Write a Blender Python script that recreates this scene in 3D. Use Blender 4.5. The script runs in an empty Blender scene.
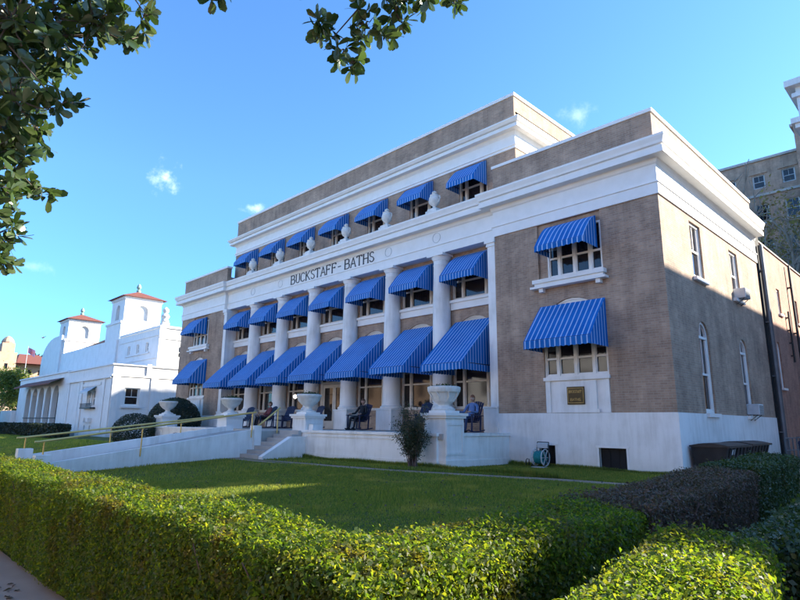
import bpy, bmesh, math, random
import numpy as np
from mathutils import Vector, Matrix
R = math.radians
random.seed(7); rng = np.random.default_rng(7)
scene = bpy.context.scene
COL = scene.collection

# ---------------------------------------------------------------- camera
cd = bpy.data.cameras.new('camera'); cam = bpy.data.objects.new('camera', cd); COL.objects.link(cam)
CY, CP, CR = 0.7925, 0.2138, 0.0102
fw = Vector((-math.sin(CY)*math.cos(CP), math.cos(CY)*math.cos(CP), math.sin(CP)))
rt = fw.cross(Vector((0, 0, 1))).normalized(); up = rt.cross(fw)
r2 = rt*math.cos(CR) + up*math.sin(CR); u2 = up*math.cos(CR) - rt*math.sin(CR)
M = Matrix((r2, u2, -fw)).transposed().to_4x4(); M.translation = Vector((6.4503, -17.9296, 1.3787))
cam.matrix_world = M
cd.sensor_width = 36; cd.lens = 571.28/800*36; cd.clip_start = .05; cd.clip_end = 3000
scene.camera = cam

# ---------------------------------------------------------------- sky and sun
SD = Vector((.60, .80, .45)).normalized()
SEL = math.asin(SD.z); SAZ = math.atan2(SD.x, SD.y)
world = bpy.data.worlds.new('World'); scene.world = world; world.use_nodes = True
nt = world.node_tree; nt.nodes.clear()
sky = nt.nodes.new('ShaderNodeTexSky'); sky.sky_type = 'NISHITA'; sky.sun_disc = False
sky.sun_elevation = SEL; sky.sun_rotation = SAZ; sky.altitude = 200; sky.air_density = 1.0; sky.dust_density = .4; sky.ozone_density = 2.5
tint = nt.nodes.new('ShaderNodeMix'); tint.data_type = 'RGBA'; tint.blend_type = 'MULTIPLY'; tint.inputs[0].default_value = 1
tint.inputs[7].default_value = (.66, .90, 1.10, 1)
nt.links.new(sky.outputs[0], tint.inputs[6])
tcc = nt.nodes.new('ShaderNodeTexCoord'); sxyz = nt.nodes.new('ShaderNodeSeparateXYZ'); nt.links.new(tcc.outputs['Generated'], sxyz.inputs[0])
hr_ = nt.nodes.new('ShaderNodeValToRGB'); hr_.color_ramp.elements[0].position = .0; hr_.color_ramp.elements[0].color = (.29, .60, 1.0, 1); hr_.color_ramp.elements[1].position = .38; hr_.color_ramp.elements[1].color = (.54, .83, 1.10, 1)
nt.links.new(sxyz.outputs[2], hr_.inputs[0]); nt.links.new(hr_.outputs[0], tint.inputs[7])
tc = nt.nodes.new('ShaderNodeTexCoord')
nz = nt.nodes.new('ShaderNodeTexNoise'); nz.inputs['Scale'].default_value = 34; nz.inputs['Detail'].default_value = 7; nz.inputs['Roughness'].default_value = .62
nt.links.new(tc.outputs['Generated'], nz.inputs['Vector'])
prev = tint.outputs[2]
# wisps of cloud: centre direction, squash, radius, strength
for cdir, sq, rad, amt in (((-.8655, .3283, .3783), (1, 1, .75), .046, .62), ((-.8153, .4602, .3515), (1, 1, 2.2), .046, .4),
                           ((-.3962, .7792, .4856), (1, 1, 1.7), .06, .2), ((-.96, .18, .22), (1, 1, 2.6), .06, .15)):
    sub = nt.nodes.new('ShaderNodeVectorMath'); sub.operation = 'SUBTRACT'; sub.inputs[1].default_value = cdir
    nt.links.new(tc.outputs['Generated'], sub.inputs[0])
    mul = nt.nodes.new('ShaderNodeVectorMath'); mul.operation = 'MULTIPLY'; mul.inputs[1].default_value = sq
    nt.links.new(sub.outputs[0], mul.inputs[0])
    ln = nt.nodes.new('ShaderNodeVectorMath'); ln.operation = 'LENGTH'; nt.links.new(mul.outputs[0], ln.inputs[0])
    mr = nt.nodes.new('ShaderNodeMapRange'); mr.inputs[1].default_value = 0; mr.inputs[2].default_value = rad; mr.inputs[3].default_value = .26; mr.inputs[4].default_value = -.34
    nt.links.new(ln.outputs['Value'], mr.inputs[0])
    ad = nt.nodes.new('ShaderNodeMath'); ad.operation = 'ADD'; nt.links.new(mr.outputs[0], ad.inputs[0]); nt.links.new(nz.outputs[0], ad.inputs[1])
    m2 = nt.nodes.new('ShaderNodeMapRange'); m2.inputs[1].default_value = .46; m2.inputs[2].default_value = .95; m2.inputs[3].default_value = 0; m2.inputs[4].default_value = amt
    m2.interpolation_type = 'SMOOTHSTEP'
    nt.links.new(ad.outputs[0], m2.inputs[0])
    mx = nt.nodes.new('ShaderNodeMix'); mx.data_type = 'RGBA'; mx.inputs[7].default_value = (6.5, 7.2, 8.0, 1)
    nt.links.new(m2.outputs[0], mx.inputs[0]); nt.links.new(prev, mx.inputs[6]); prev = mx.outputs[2]
bg = nt.nodes.new('ShaderNodeBackground'); bg.inputs[1].default_value = .115
wo = nt.nodes.new('ShaderNodeOutputWorld'); nt.links.new(prev, bg.inputs[0]); nt.links.new(bg.outputs[0], wo.inputs[0])
sl = bpy.data.lights.new('sun', 'SUN'); sl.energy = 5; sl.angle = R(.53); sl.color = (1, .90, .74)
so = bpy.data.objects.new('sun', sl); COL.objects.link(so); so.rotation_euler = (-SD).to_track_quat('-Z', 'Y').to_euler(); so.location = (40, 60, 60)
scene.view_settings.view_transform = 'Standard'; scene.view_settings.look = 'None'
scene.view_settings.exposure = 1.78; scene.view_settings.gamma = 1
scene.view_settings.use_curve_mapping = False
scene.render.engine = 'CYCLES'

# ---------------------------------------------------------------- materials
def newmat(name):
    m = bpy.data.materials.new(name); m.use_nodes = True
    n = m.node_tree; b = n.nodes['Principled BSDF']; return m, n, b
def ramp(n, src, c0, c1, p0=.3, p1=.7):
    r = n.nodes.new('ShaderNodeValToRGB'); r.color_ramp.elements[0].position = p0; r.color_ramp.elements[1].position = p1
    r.color_ramp.elements[0].color = (*c0, 1); r.color_ramp.elements[1].color = (*c1, 1)
    n.links.new(src, r.inputs[0]); return r.outputs[0]
def noise(n, scale, detail=4, vec=None, rough=.55):
    t = n.nodes.new('ShaderNodeTexNoise'); t.inputs['Scale'].default_value = scale; t.inputs['Detail'].default_value = detail; t.inputs['Roughness'].default_value = rough
    if vec is None:
        g = n.nodes.new('ShaderNodeNewGeometry'); vec = g.outputs['Position']
    n.links.new(vec, t.inputs['Vector']); return t.outputs[0]
def bump(n, b, src, strength=.3, dist=.01):
    u = n.nodes.new('ShaderNodeBump'); u.inputs['Strength'].default_value = strength; u.inputs['Distance'].default_value = dist
    n.links.new(src, u.inputs['Height']); n.links.new(u.outputs[0], b.inputs['Normal'])
def flat(name, c0, c1, scale=3, rough=.7, metal=0, bs=0, spec=.3):
    m, n, b = newmat(name)
    s = noise(n, scale); n.links.new(ramp(n, s, c0, c1), b.inputs['Base Color'])
    b.inputs['Roughness'].default_value = rough; b.inputs['Metallic'].default_value = metal
    b.inputs['Specular IOR Level'].default_value = spec
    if bs: bump(n, b, noise(n, scale*8), bs)
    return m
def wallvec(n):
    """world position laid along a wall: (x or y, z) by the face normal"""
    g = n.nodes.new('ShaderNodeNewGeometry'); s = n.nodes.new('ShaderNodeSeparateXYZ'); n.links.new(g.outputs['Position'], s.inputs[0])
    q = n.nodes.new('ShaderNodeSeparateXYZ'); n.links.new(g.outputs['True Normal'], q.inputs[0])
    ab = n.nodes.new('ShaderNodeMath'); ab.operation = 'ABSOLUTE'; n.links.new(q.outputs[0], ab.inputs[0])
    gt = n.nodes.new('ShaderNodeMath'); gt.operation = 'GREATER_THAN'; gt.inputs[1].default_value = .6; n.links.new(ab.outputs[0], gt.inputs[0])
    mx = n.nodes.new('ShaderNodeMix'); n.links.new(gt.outputs[0], mx.inputs[0]); n.links.new(s.outputs[0], mx.inputs[2]); n.links.new(s.outputs[1], mx.inputs[3])
    c = n.nodes.new('ShaderNodeCombineXYZ'); n.links.new(mx.outputs[0], c.inputs[0]); n.links.new(s.outputs[2], c.inputs[1]); return c.outputs[0], s.outputs[2]
def brickmat(name, c1, c2, mortar, bw=.22, bh=.075, ms=.011):
    m, n, b = newmat(name); v, z = wallvec(n)
    t = n.nodes.new('ShaderNodeTexBrick'); n.links.new(v, t.inputs['Vector'])
    t.inputs['Scale'].default_value = 1; t.inputs['Brick Width'].default_value = bw; t.inputs['Row Height'].default_value = bh; t.inputs['Mortar Size'].default_value = ms
    t.inputs['Color1'].default_value = (*c1, 1); t.inputs['Color2'].default_value = (*c2, 1); t.inputs['Mortar'].default_value = (*mortar, 1); t.inputs['Bias'].default_value = .1
    t.inputs['Mortar Smooth'].default_value = .3
    k = n.nodes.new('ShaderNodeMix'); k.data_type = 'RGBA'; k.blend_type = 'MULTIPLY'; k.inputs[0].default_value = 1
    n.links.new(t.outputs[0], k.inputs[6]); n.links.new(ramp(n, noise(n, .8, 8, rough=.68), (.66, .64, .62), (1.2, 1.17, 1.13), .34, .66), k.inputs[7])
    mp = n.nodes.new('ShaderNodeMapping'); mp.inputs['Scale'].default_value = (2.6, .22, 1); n.links.new(v, mp.inputs[0])
    k2 = n.nodes.new('ShaderNodeMix'); k2.data_type = 'RGBA'; k2.blend_type = 'MULTIPLY'; k2.inputs[0].default_value = 1
    n.links.new(k.outputs[2], k2.inputs[6]); n.links.new(ramp(n, noise(n, 1.3, 6, mp.outputs[0], .6), (.83, .83, .84), (1.05, 1.05, 1.05), .36, .6), k2.inputs[7])
    n.links.new(k2.outputs[2], b.inputs['Base Color']); b.inputs['Roughness'].default_value = .85
    inv = n.nodes.new('ShaderNodeMath'); inv.operation = 'SUBTRACT'; inv.inputs[0].default_value = 1; n.links.new(t.outputs['Fac'], inv.inputs[1]); bump(n, b, inv.outputs[0], .5, .008)
    return m
def paintmat(name, base, dirt, amt=.5):
    m, n, b = newmat(name); v, z = wallvec(n)
    mp = n.nodes.new('ShaderNodeMapping'); mp.inputs['Scale'].default_value = (3.2, .35, 1); n.links.new(v, mp.inputs[0])
    st = noise(n, 1.6, 6, mp.outputs[0], .65)
    sp = noise(n, 1.1, 6)
    mu = n.nodes.new('ShaderNodeMath'); mu.operation = 'MULTIPLY'; n.links.new(st, mu.inputs[0]); n.links.new(sp, mu.inputs[1])
    c1 = ramp(n, mu.outputs[0], base, dirt, .20, .20+amt)
    gm = n.nodes.new('ShaderNodeMapRange'); gm.inputs[1].default_value = -.1; gm.inputs[2].default_value = .55; gm.inputs[3].default_value = .55; gm.inputs[4].default_value = 0; n.links.new(z, gm.inputs[0])
    g2 = n.nodes.new('ShaderNodeMath'); g2.operation = 'MULTIPLY'; n.links.new(gm.outputs[0], g2.inputs[0]); n.links.new(noise(n, 3.5, 6, rough=.7), g2.inputs[1])
    gx = n.nodes.new('ShaderNodeMix'); gx.data_type = 'RGBA'; n.links.new(g2.outputs[0], gx.inputs[0]); n.links.new(c1, gx.inputs[6]); gx.inputs[7].default_value = (.33, .31, .25, 1)
    n.links.new(gx.outputs[2], b.inputs['Base Color'])
    b.inputs['Roughness'].default_value = .62; bump(n, b, noise(n, 35, 4), .12, .01)
    return m
MAT = {}
MAT['white'] = paintmat('white_paint', (.80, .79, .76), (.50, .48, .43), .36)
MAT['stucco'] = paintmat('white_stucco', (.74, .735, .72), (.55, .54, .51), .42)
MAT['trim'] = flat('white_trim_paint', (.74, .73, .69), (.80, .79, .76), 2.5, .5)
MAT['cream'] = flat('cream_window_paint', (.55, .50, .43), (.64, .60, .53), 4, .5)
MAT['brick'] = brickmat('buff_brown_brick', (.43, .305, .215), (.33, .23, .165), (.38, .31, .245))
MAT['redbrick'] = brickmat('red_brick', (.42, .21, .14), (.34, .16, .105), (.40, .30, .24))
MAT['tanbrick'] = brickmat('tan_brown_brick', (.44, .30, .22), (.36, .25, .18), (.42, .34, .28), .3, .1)
MAT['cast'] = flat('cast_stone', (.62, .60, .55), (.76, .75, .71), 6, .75, bs=.3)
MAT['roof'] = flat('grey_roofing', (.20, .20, .20), (.28, .27, .26), 2, .9)
MAT['rooftile'] = flat('red_roof_tile', (.15, .055, .042), (.22, .08, .055), 5, .8)
MAT['walk'] = flat('sidewalk_concrete', (.36, .27, .21), (.46, .36, .29), 1.2, .95, bs=.3)
MAT['concrete'] = flat('concrete', (.36, .34, .31), (.46, .44, .41), 1.6, .9, bs=.3)
MAT['path'] = flat('path_concrete', (.25, .18, .12), (.34, .25, .175), 1.4, .95, bs=.3)
MAT['asphalt'] = flat('asphalt', (.045, .045, .047), (.065, .064, .062), 3, .9, bs=.4)
MAT['brass'] = flat('brass_rail', (.60, .40, .12), (.72, .50, .18), 3, .38, .55)
MAT['iron'] = flat('dark_iron', (.03, .03, .032), (.05, .05, .05), 4, .5, .4)
MAT['pipe'] = flat('grey_downpipe_metal', (.10, .11, .12), (.16, .17, .18), 2, .5, .4)
MAT['bin'] = flat('dark_bin_plastic', (.018, .017, .018), (.034, .031, .031), 4, .45)
MAT['chair'] = flat('navy_painted_wood', (.006, .012, .045), (.012, .02, .065), 8, .5)
MAT['teal'] = flat('teal_hose', (.008, .16, .17), (.02, .26, .27), 20, .5)
MAT['plastic'] = flat('pale_grey_plastic', (.45, .47, .48), (.55, .57, .58), 5, .5)
MAT['soil'] = flat('soil_mulch', (.035, .026, .018), (.07, .052, .036), 9, 1, bs=.8)
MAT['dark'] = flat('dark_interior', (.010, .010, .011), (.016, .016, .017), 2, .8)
MAT['bronze'] = flat('bronze_plaque', (.035, .028, .015), (.055, .042, .022), 10, .4, .6)
MAT['gilt'] = flat('gilt_lettering', (.30, .21, .08), (.42, .30, .12), 10, .45, .5)
MAT['letter'] = flat('grey_lettering', (.045, .05, .055), (.075, .08, .085), 10, .6)
MAT['bark'] = flat('grey_bark', (.075, .06, .048), (.14, .115, .09), 7, .95, bs=.9)
MAT['palebark'] = flat('pale_bark', (.24, .20, .16), (.34, .29, .24), 2, .95)
MAT['twig'] = flat('brown_twigs', (.075, .052, .045), (.14, .10, .085), 9, .9)
MAT['skin'] = flat('skin', (.42, .25, .18), (.50, .31, .23), 12, .55)
MAT['hair'] = flat('brown_hair', (.06, .03, .018), (.10, .05, .028), 20, .6)
MAT['auburn'] = flat('auburn_hair', (.17, .065, .03), (.23, .09, .045), 20, .6)
MAT['bluecloth'] = flat('blue_cotton', (.09, .15, .30), (.14, .21, .38), 10, .8)
MAT['blackcloth'] = flat('black_cotton', (.012, .012, .015), (.022, .022, .026), 10, .8)
MAT['redcloth'] = flat('dark_red_cotton', (.16, .04, .04), (.21, .06, .055), 10, .8)
MAT['denim'] = flat('navy_denim', (.02, .03, .07), (.035, .05, .10), 14, .85)
MAT['beige'] = flat('beige_render', (.40, .27, .18), (.48, .34, .24), 1, .85)
MAT['flag'] = flat('dark_flag_cloth', (.12, .03, .04), (.06, .06, .16), 1.4, .8)
MAT['copper'] = flat('green_copper', (.20, .30, .26), (.28, .40, .35), 6, .7)
MAT['lampglass'] = newmat('lit_lamp_glass')[0]
_b = MAT['lampglass'].node_tree.nodes['Principled BSDF']; _b.inputs['Emission Color'].default_value = (1, .9, .72, 1); _b.inputs['Emission Strength'].default_value = 2.2; _b.inputs['Base Color'].default_value = (.8, .8, .75, 1)
m, n, b = newmat('window_glass'); g_ = n.nodes.new('ShaderNodeNewGeometry')
n.links.new(ramp(n, noise(n, .7, 3), (.012, .010, .010), (.035, .028, .025), .35, .75), b.inputs['Base Color']); b.inputs['Roughness'].default_value = .07; b.inputs['Specular IOR Level'].default_value = .5
bump(n, b, noise(n, 1.4, 2), .05, .02); MAT['glass'] = m
m, n, b = newmat('curtained_glass')
n.links.new(ramp(n, noise(n, .9, 3), (.09, .085, .08), (.20, .19, .17), .35, .7), b.inputs['Base Color']); b.inputs['Roughness'].default_value = .12; MAT['curtain'] = m
# striped awning canvas: stripes follow the cloth's own uv
m, n, b = newmat('blue_striped_canvas')
uv = n.nodes.new('ShaderNodeUVMap'); uv.uv_map = 'cloth'; s = n.nodes.new('ShaderNodeSeparateXYZ'); n.links.new(uv.outputs[0], s.inputs[0])
f = n.nodes.new('ShaderNodeMath'); f.operation = 'FRACT'; n.links.new(s.outputs[0], f.inputs[0])
c = n.nodes.new('ShaderNodeMath'); c.operation = 'GREATER_THAN'; c.inputs[1].default_value = .78; n.links.new(f.outputs[0], c.inputs[0])
mx = n.nodes.new('ShaderNodeMix'); mx.data_type = 'RGBA'; n.links.new(c.outputs[0], mx.inputs[0])
n.links.new(ramp(n, noise(n, 1.3, 5), (.005, .11, .38), (.012, .155, .48)), mx.inputs[6]); mx.inputs[7].default_value = (.33, .48, .72, 1)
n.links.new(mx.outputs[2], b.inputs['Base Color']); b.inputs['Roughness'].default_value = .75; b.inputs['Specular IOR Level'].default_value = .2
bump(n, b, noise(n, 3.0, 4), .5, .06); MAT['canvas'] = m
def leafmat(name, c0, c1, c2, rough=.35, trans=.35, spec=.5, patch=None, tm=(2.2, 2.1, .9)):
    m, n, b = newmat(name); g = n.nodes.new('ShaderNodeNewGeometry')
    r = n.nodes.new('ShaderNodeValToRGB'); e = r.color_ramp.elements; e[0].color = (*c0, 1); e[1].color = (*c2, 1); k = e.new(.5); k.color = (*c1, 1)
    n.links.new(g.outputs['Random Per Island'], r.inputs[0]); col = r.outputs[0]
    if patch:
        x_ = n.nodes.new('ShaderNodeMix'); x_.data_type = 'RGBA'; n.links.new(ramp(n, noise(n, patch[1], 5, rough=.65), (0, 0, 0), (patch[3],)*3, patch[2], patch[2]+.12), x_.inputs[0]); n.links.new(col, x_.inputs[6]); x_.inputs[7].default_value = (*patch[0], 1); col = x_.outputs[2]
    n.links.new(col, b.inputs['Base Color'])
    b.inputs['Roughness'].default_value = rough; b.inputs['Specular IOR Level'].default_value = spec
    t = n.nodes.new('ShaderNodeBsdfTranslucent'); q = n.nodes.new('ShaderNodeMix'); q.data_type = 'RGBA'; q.blend_type = 'MULTIPLY'; q.inputs[0].default_value = 1
    q.inputs[7].default_value = (*tm, 1); n.links.new(col, q.inputs[6]); n.links.new(q.outputs[2], t.inputs[0])
    x = n.nodes.new('ShaderNodeMixShader'); x.inputs[0].default_value = trans; o = n.nodes['Material Output']
    n.links.new(b.outputs[0], x.inputs[1]); n.links.new(t.outputs[0], x.inputs[2]); n.links.new(x.outputs[0], o.inputs[0]); return m
MAT['hedge'] = leafmat('hedge_leaves', (.028, .055, .010), (.05, .085, .013), (.10, .112, .02), .5, .42, .3, patch=((.075, .055, .02), 3.2, .52, .7), tm=(6.0, 5.4, 1.4))
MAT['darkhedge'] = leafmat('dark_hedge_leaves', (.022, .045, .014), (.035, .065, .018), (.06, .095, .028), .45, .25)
MAT['twiggy'] = leafmat('dry_brown_leaves', (.085, .065, .055), (.12, .092, .078), (.09, .095, .06), .8, .15, .2)
MAT['magnolia'] = leafmat('magnolia_leaves', (.03, .055, .018), (.05, .085, .026), (.085, .11, .05), .25, .2, tm=(2.4, 2.6, 1.4))
MAT['shrub'] = leafmat('nandina_leaves', (.03, .05, .025), (.05, .07, .035), (.09, .075, .05), .5, .25)
MAT['bush'] = leafmat('dark_bush_leaves', (.012, .024, .012), (.02, .034, .015), (.032, .046, .02), .5, .15)
MAT['tree'] = leafmat('tree_leaves', (.06, .10, .02), (.10, .14, .03), (.17, .18, .04), .5, .4)
MAT['autumn'] = leafmat('dry_tree_leaves', (.16, .12, .06), (.22, .17, .08), (.24, .22, .07), .7, .3, .2)
MAT['hill'] = leafmat('hill_forest', (.03, .05, .025), (.045, .065, .03), (.06, .075, .04), .8, .1)
MAT['grass'] = leafmat('grass_blades', (.05, .088, .026), (.08, .122, .036), (.14, .16, .055), .6, .5, .25, patch=((.20, .19, .075), .9, .54, .6), tm=(4.8, 3.9, 1.2))
m, n, b = newmat('lawn_turf'); n.links.new(ramp(n, noise(n, 1.2, 8, rough=.7), (.06, .09, .022), (.15, .14, .05), .35, .7), b.inputs['Base Color']); b.inputs['Roughness'].default_value = .95; b.inputs['Specular IOR Level'].default_value = .1
bump(n, b, noise(n, 25, 5), .7, .04); MAT['lawn'] = m

# ---------------------------------------------------------------- object helpers
def tag(o, label=None, cat=None, group=None, kind=None):
    if label: o['label'] = label
    if cat: o['category'] = cat
    if group: o['group'] = group
    if kind: o['kind'] = kind
    return o
def empty(name, loc=(0, 0, 0), label=None, cat=None, group=None, rz=0):
    o = bpy.data.objects.new(name, None); COL.objects.link(o); o.location = loc; o.rotation_euler = (0, 0, rz); o.empty_display_size = .3
    return tag(o, label, cat, group)
class MB:
    def __init__(s): s.v = []; s.f = []; s.uv = {}
    def quad(s, a, b, c, d):
        i = len(s.v); s.v += [tuple(a), tuple(b), tuple(c), tuple(d)]; s.f.append((i, i+1, i+2, i+3)); return len(s.f)-1
    def poly(s, pts):
        i = len(s.v); s.v += [tuple(p) for p in pts]; s.f.append(tuple(range(i, i+len(pts))))
    def box(s, x0, x1, y0, y1, z0, z1):
        i = len(s.v); s.v += [(x, y, z) for z in (z0, z1) for x, y in ((x0, y0), (x1, y0), (x1, y1), (x0, y1))]
        s.f += [tuple(i+k for k in q) for q in ((3, 2, 1, 0), (4, 5, 6, 7), (0, 1, 5, 4), (1, 2, 6, 5), (2, 3, 7, 6), (3, 0, 4, 7))]; return s
    def bar(s, p, q, w, h=None, upv=(0, 0, 1)):
        p = Vector(p); q = Vector(q); h = h or w; d = (q-p).normalized(); u = Vector(upv)
        if abs(d.dot(u)) > .98: u = Vector((0, 1, 0))
        a = d.cross(u).normalized()*w/2; c = a.cross(d).normalized()*h/2; i = len(s.v)
        for o in (p, q): s.v += [tuple(o+a*x+c*y) for x, y in ((-1, -1), (1, -1), (1, 1), (-1, 1))]
        s.f += [tuple(i+k for k in t) for t in ((3, 2, 1, 0), (4, 5, 6, 7), (0, 1, 5, 4), (1, 2, 6, 5), (2, 3, 7, 6), (3, 0, 4, 7))]; return s
    def tube(s, pts, rads, n=8, caps=True):
        pts = [Vector(p) for p in pts]
        if not hasattr(rads, '__len__'): rads = [rads]*len(pts)
        base = len(s.v); prevu = None
        for k, p in enumerate(pts):
            d = (pts[min(k+1, len(pts)-1)]-pts[max(k-1, 0)]).normalized()
            u = Vector((0, 0, 1)) if abs(d.z) < .9 else Vector((1, 0, 0))
            if prevu is not None: u = prevu
            a = d.cross(u).normalized(); c = a.cross(d).normalized(); prevu = c
            for j in range(n):
                t = 2*math.pi*j/n; s.v.append(tuple(p+(a*math.cos(t)+c*math.sin(t))*rads[k]))
        for k in range(len(pts)-1):
            for j in range(n):
                a = base+k*n+j; b = base+k*n+(j+1) % n; s.f.append((a, b, b+n, a+n))
        if caps:
            s.f.append(tuple(base+j for j in reversed(range(n)))); s.f.append(tuple(base+(len(pts)-1)*n+j for j in range(n)))
        return s
    def lathe(s, cx, cy, prof, n=24, flute=0):
        base = len(s.v)
        for r, z in prof:
            for j in range(n):
                t = 2*math.pi*j/n; rr = r*(1+flute*(.5+.5*math.cos(t*n/4))) if flute else r
                s.v.append((cx+rr*math.cos(t), cy+rr*math.sin(t), z))
        for k in range(len(prof)-1):
            for j in range(n):
                a = base+k*n+j; b = base+k*n+(j+1) % n; s.f.append((a, b, b+n, a+n))
        s.f.append(tuple(base+j for j in reversed(range(n)))); s.f.append(tuple(base+(len(prof)-1)*n+j for j in range(n))); return s
    def build(s, name, mat, parent=None, smooth=False, bevel=0):
        me = bpy.data.meshes.new(name); me.from_pydata(s.v, [], s.f)
        if s.uv:
            l = me.uv_layers.new(name='cloth')
            for p in me.polygons:
                if p.index in s.uv:
                    for k, li in enumerate(p.loop_indices): l.data[li].uv = s.uv[p.index][k]
        else:
            bm = bmesh.new(); bm.from_mesh(me); bmesh.ops.recalc_face_normals(bm, faces=bm.faces)
            if bevel: bmesh.ops.bevel(bm, geom=[e for e in bm.edges if len(e.link_faces) == 2 and e.calc_face_angle(0) > .5], offset=bevel, segments=1, affect='EDGES')
            bm.to_mesh(me); bm.free()
        if smooth:
            for p in me.polygons: p.use_smooth = True
            try: me.set_sharp_from_angle(angle=R(38))
            except Exception: pass
        me.materials.append(MAT[mat] if isinstance(mat, str) else mat)
        o = bpy.data.objects.new(name, me); COL.objects.link(o)
        if parent: o.parent = parent
        return o
def npmesh(name, V, F, mat, parent=None, k=4, smooth=False):
    me = bpy.data.meshes.new(name); V = np.ascontiguousarray(V, dtype=np.float32); F = np.ascontiguousarray(F, dtype=np.int32)
    me.vertices.add(len(V)); me.vertices.foreach_set('co', V.ravel()); me.loops.add(F.size); me.loops.foreach_set('vertex_index', F.ravel())
    me.polygons.add(len(F)); me.polygons.foreach_set('loop_start', np.arange(len(F), dtype=np.int32)*k)
    try: me.polygons.foreach_set('loop_total', np.full(len(F), k, dtype=np.int32))
    except Exception: pass
    if smooth: me.polygons.foreach_set('use_smooth', np.ones(len(F), dtype=bool))
    me.update(calc_edges=True); me.validate(); me.materials.append(MAT[mat] if isinstance(mat, str) else mat)
    o = bpy.data.objects.new(name, me); COL.objects.link(o)
    if parent: o.parent = parent
    return o
def randdirs(n, bias=None, amt=0):
    d = rng.normal(size=(n, 3)); d /= np.linalg.norm(d, axis=1)[:, None]
    if bias is not None: d = d + np.array(bias)*amt; d /= np.linalg.norm(d, axis=1)[:, None]
    return d
def leafquads(P, N, size, aspect=1.8, curl=.25):
    """pointed leaves of two quads each (six vertices) facing N"""
    n = len(P); t = randdirs(n); A = np.cross(N, t); A /= np.linalg.norm(A, axis=1)[:, None]+1e-9; B = np.cross(N, A)
    s = (size*(.45+1.0*rng.random(n)))[:, None]; w = s/aspect
    V = np.stack([P-A*s*.5, P-A*s*.05+B*w*.5+N*s*curl*.3, P+A*s*.5-N*s*curl*.5, P-A*s*.05-B*w*.5+N*s*curl*.3], 1).reshape(-1, 3)
    F = np.arange(4*n).reshape(-1, 4); return V, F
class Fr:
    """wall frame: a along the wall, d into the wall, z up"""
    def __init__(s, kind, pos): s.k = kind; s.p = pos
    def P(s, a, d, z): return (a, s.p+d, z) if s.k == 'F' else (s.p-d, a, z)
    def box(s, mb, a0, a1, d0, d1, z0, z1):
        if s.k == 'F': mb.box(a0, a1, s.p+d0, s.p+d1, z0, z1)
        else: mb.box(s.p-d1, s.p-d0, a0, a1, z0, z1)
def wall(mb, fr, a0, a1, z0, z1, holes=(), depth=.3):
    """a wall skin with openings (a0,a1,z0,z1,arched) and their reveals"""
    A = sorted({a0, a1, *[h[0] for h in holes], *[h[1] for h in holes]}); Z = sorted({z0, z1, *[h[2] for h in holes], *[h[3] for h in holes]})
    for i in range(len(A)-1):
        for j in range(len(Z)-1):
            am = (A[i]+A[i+1])/2; zm = (Z[j]+Z[j+1])/2
            if any(h[0] < am < h[1] and h[2] < zm < h[3] for h in holes): continue
            mb.quad(fr.P(A[i], 0, Z[j]), fr.P(A[i+1], 0, Z[j]), fr.P(A[i+1], 0, Z[j+1]), fr.P(A[i], 0, Z[j+1]))
    for h in holes:
        b0, b1, c0, c1 = h[:4]; arch = len(h) > 4 and h[4]
        if arch:
            r = (b1-b0)/2; zc = c1-r; cx = (b0+b1)/2; n = 16
            arc = [(cx+r*math.cos(math.pi*k/n), zc+r*math.sin(math.pi*k/n)) for k in range(n+1)]
            for k in range(n):
                p, q = arc[k], arc[k+1]; cor = (b1, c1) if k < n//2 else (b0, c1)
                mb.poly([fr.P(p[0], 0, p[1]), fr.P(cor[0], 0, cor[1]), fr.P(q[0], 0, q[1])])
                mb.quad(fr.P(p[0], 0, p[1]), fr.P(q[0], 0, q[1]), fr.P(q[0], depth, q[1]), fr.P(p[0], depth, p[1]))
            top = zc
        else:
            top = c1; mb.quad(fr.P(b0, 0, c1), fr.P(b1, 0, c1), fr.P(b1, depth, c1), fr.P(b0, depth, c1))
        for b_ in (b0, b1): mb.quad(fr.P(b_, 0, c0), fr.P(b_, depth, c0), fr.P(b_, depth, top), fr.P(b_, 0, top))
        mb.quad(fr.P(b0, 0, c0), fr.P(b1, 0, c0), fr.P(b1, depth, c0), fr.P(b0, depth, c0))
def sweep(mb, path, prof, closed=False):
    """run a moulding profile [(out, z)] along a plan path with mitred corners; outside lies to the right of travel"""
    n = len(path); ring = []
    for i, (x, y) in enumerate(path):
        p = Vector((x, y)); dirs = []
        if i > 0: dirs.append((p-Vector(path[i-1])).normalized())
        if i < n-1: dirs.append((Vector(path[i+1])-p).normalized())
        ns = [Vector((d.y, -d.x)) for d in dirs]
        if len(ns) == 2: m = (ns[0]+ns[1]).normalized(); m = m/max(.2, m.dot(ns[0]))
        else: m = ns[0]
        ring.append([(x+m.x*o, y+m.y*o, z) for o, z in prof])
    for i in range(n-1):
        for k in range(len(prof)-1): mb.quad(ring[i][k], ring[i+1][k], ring[i+1][k+1], ring[i][k+1])
    for e in (0, -1): mb.poly(ring[e])

def gz(y): return min(0., max(-.3, (y+6)*.05))

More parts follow.
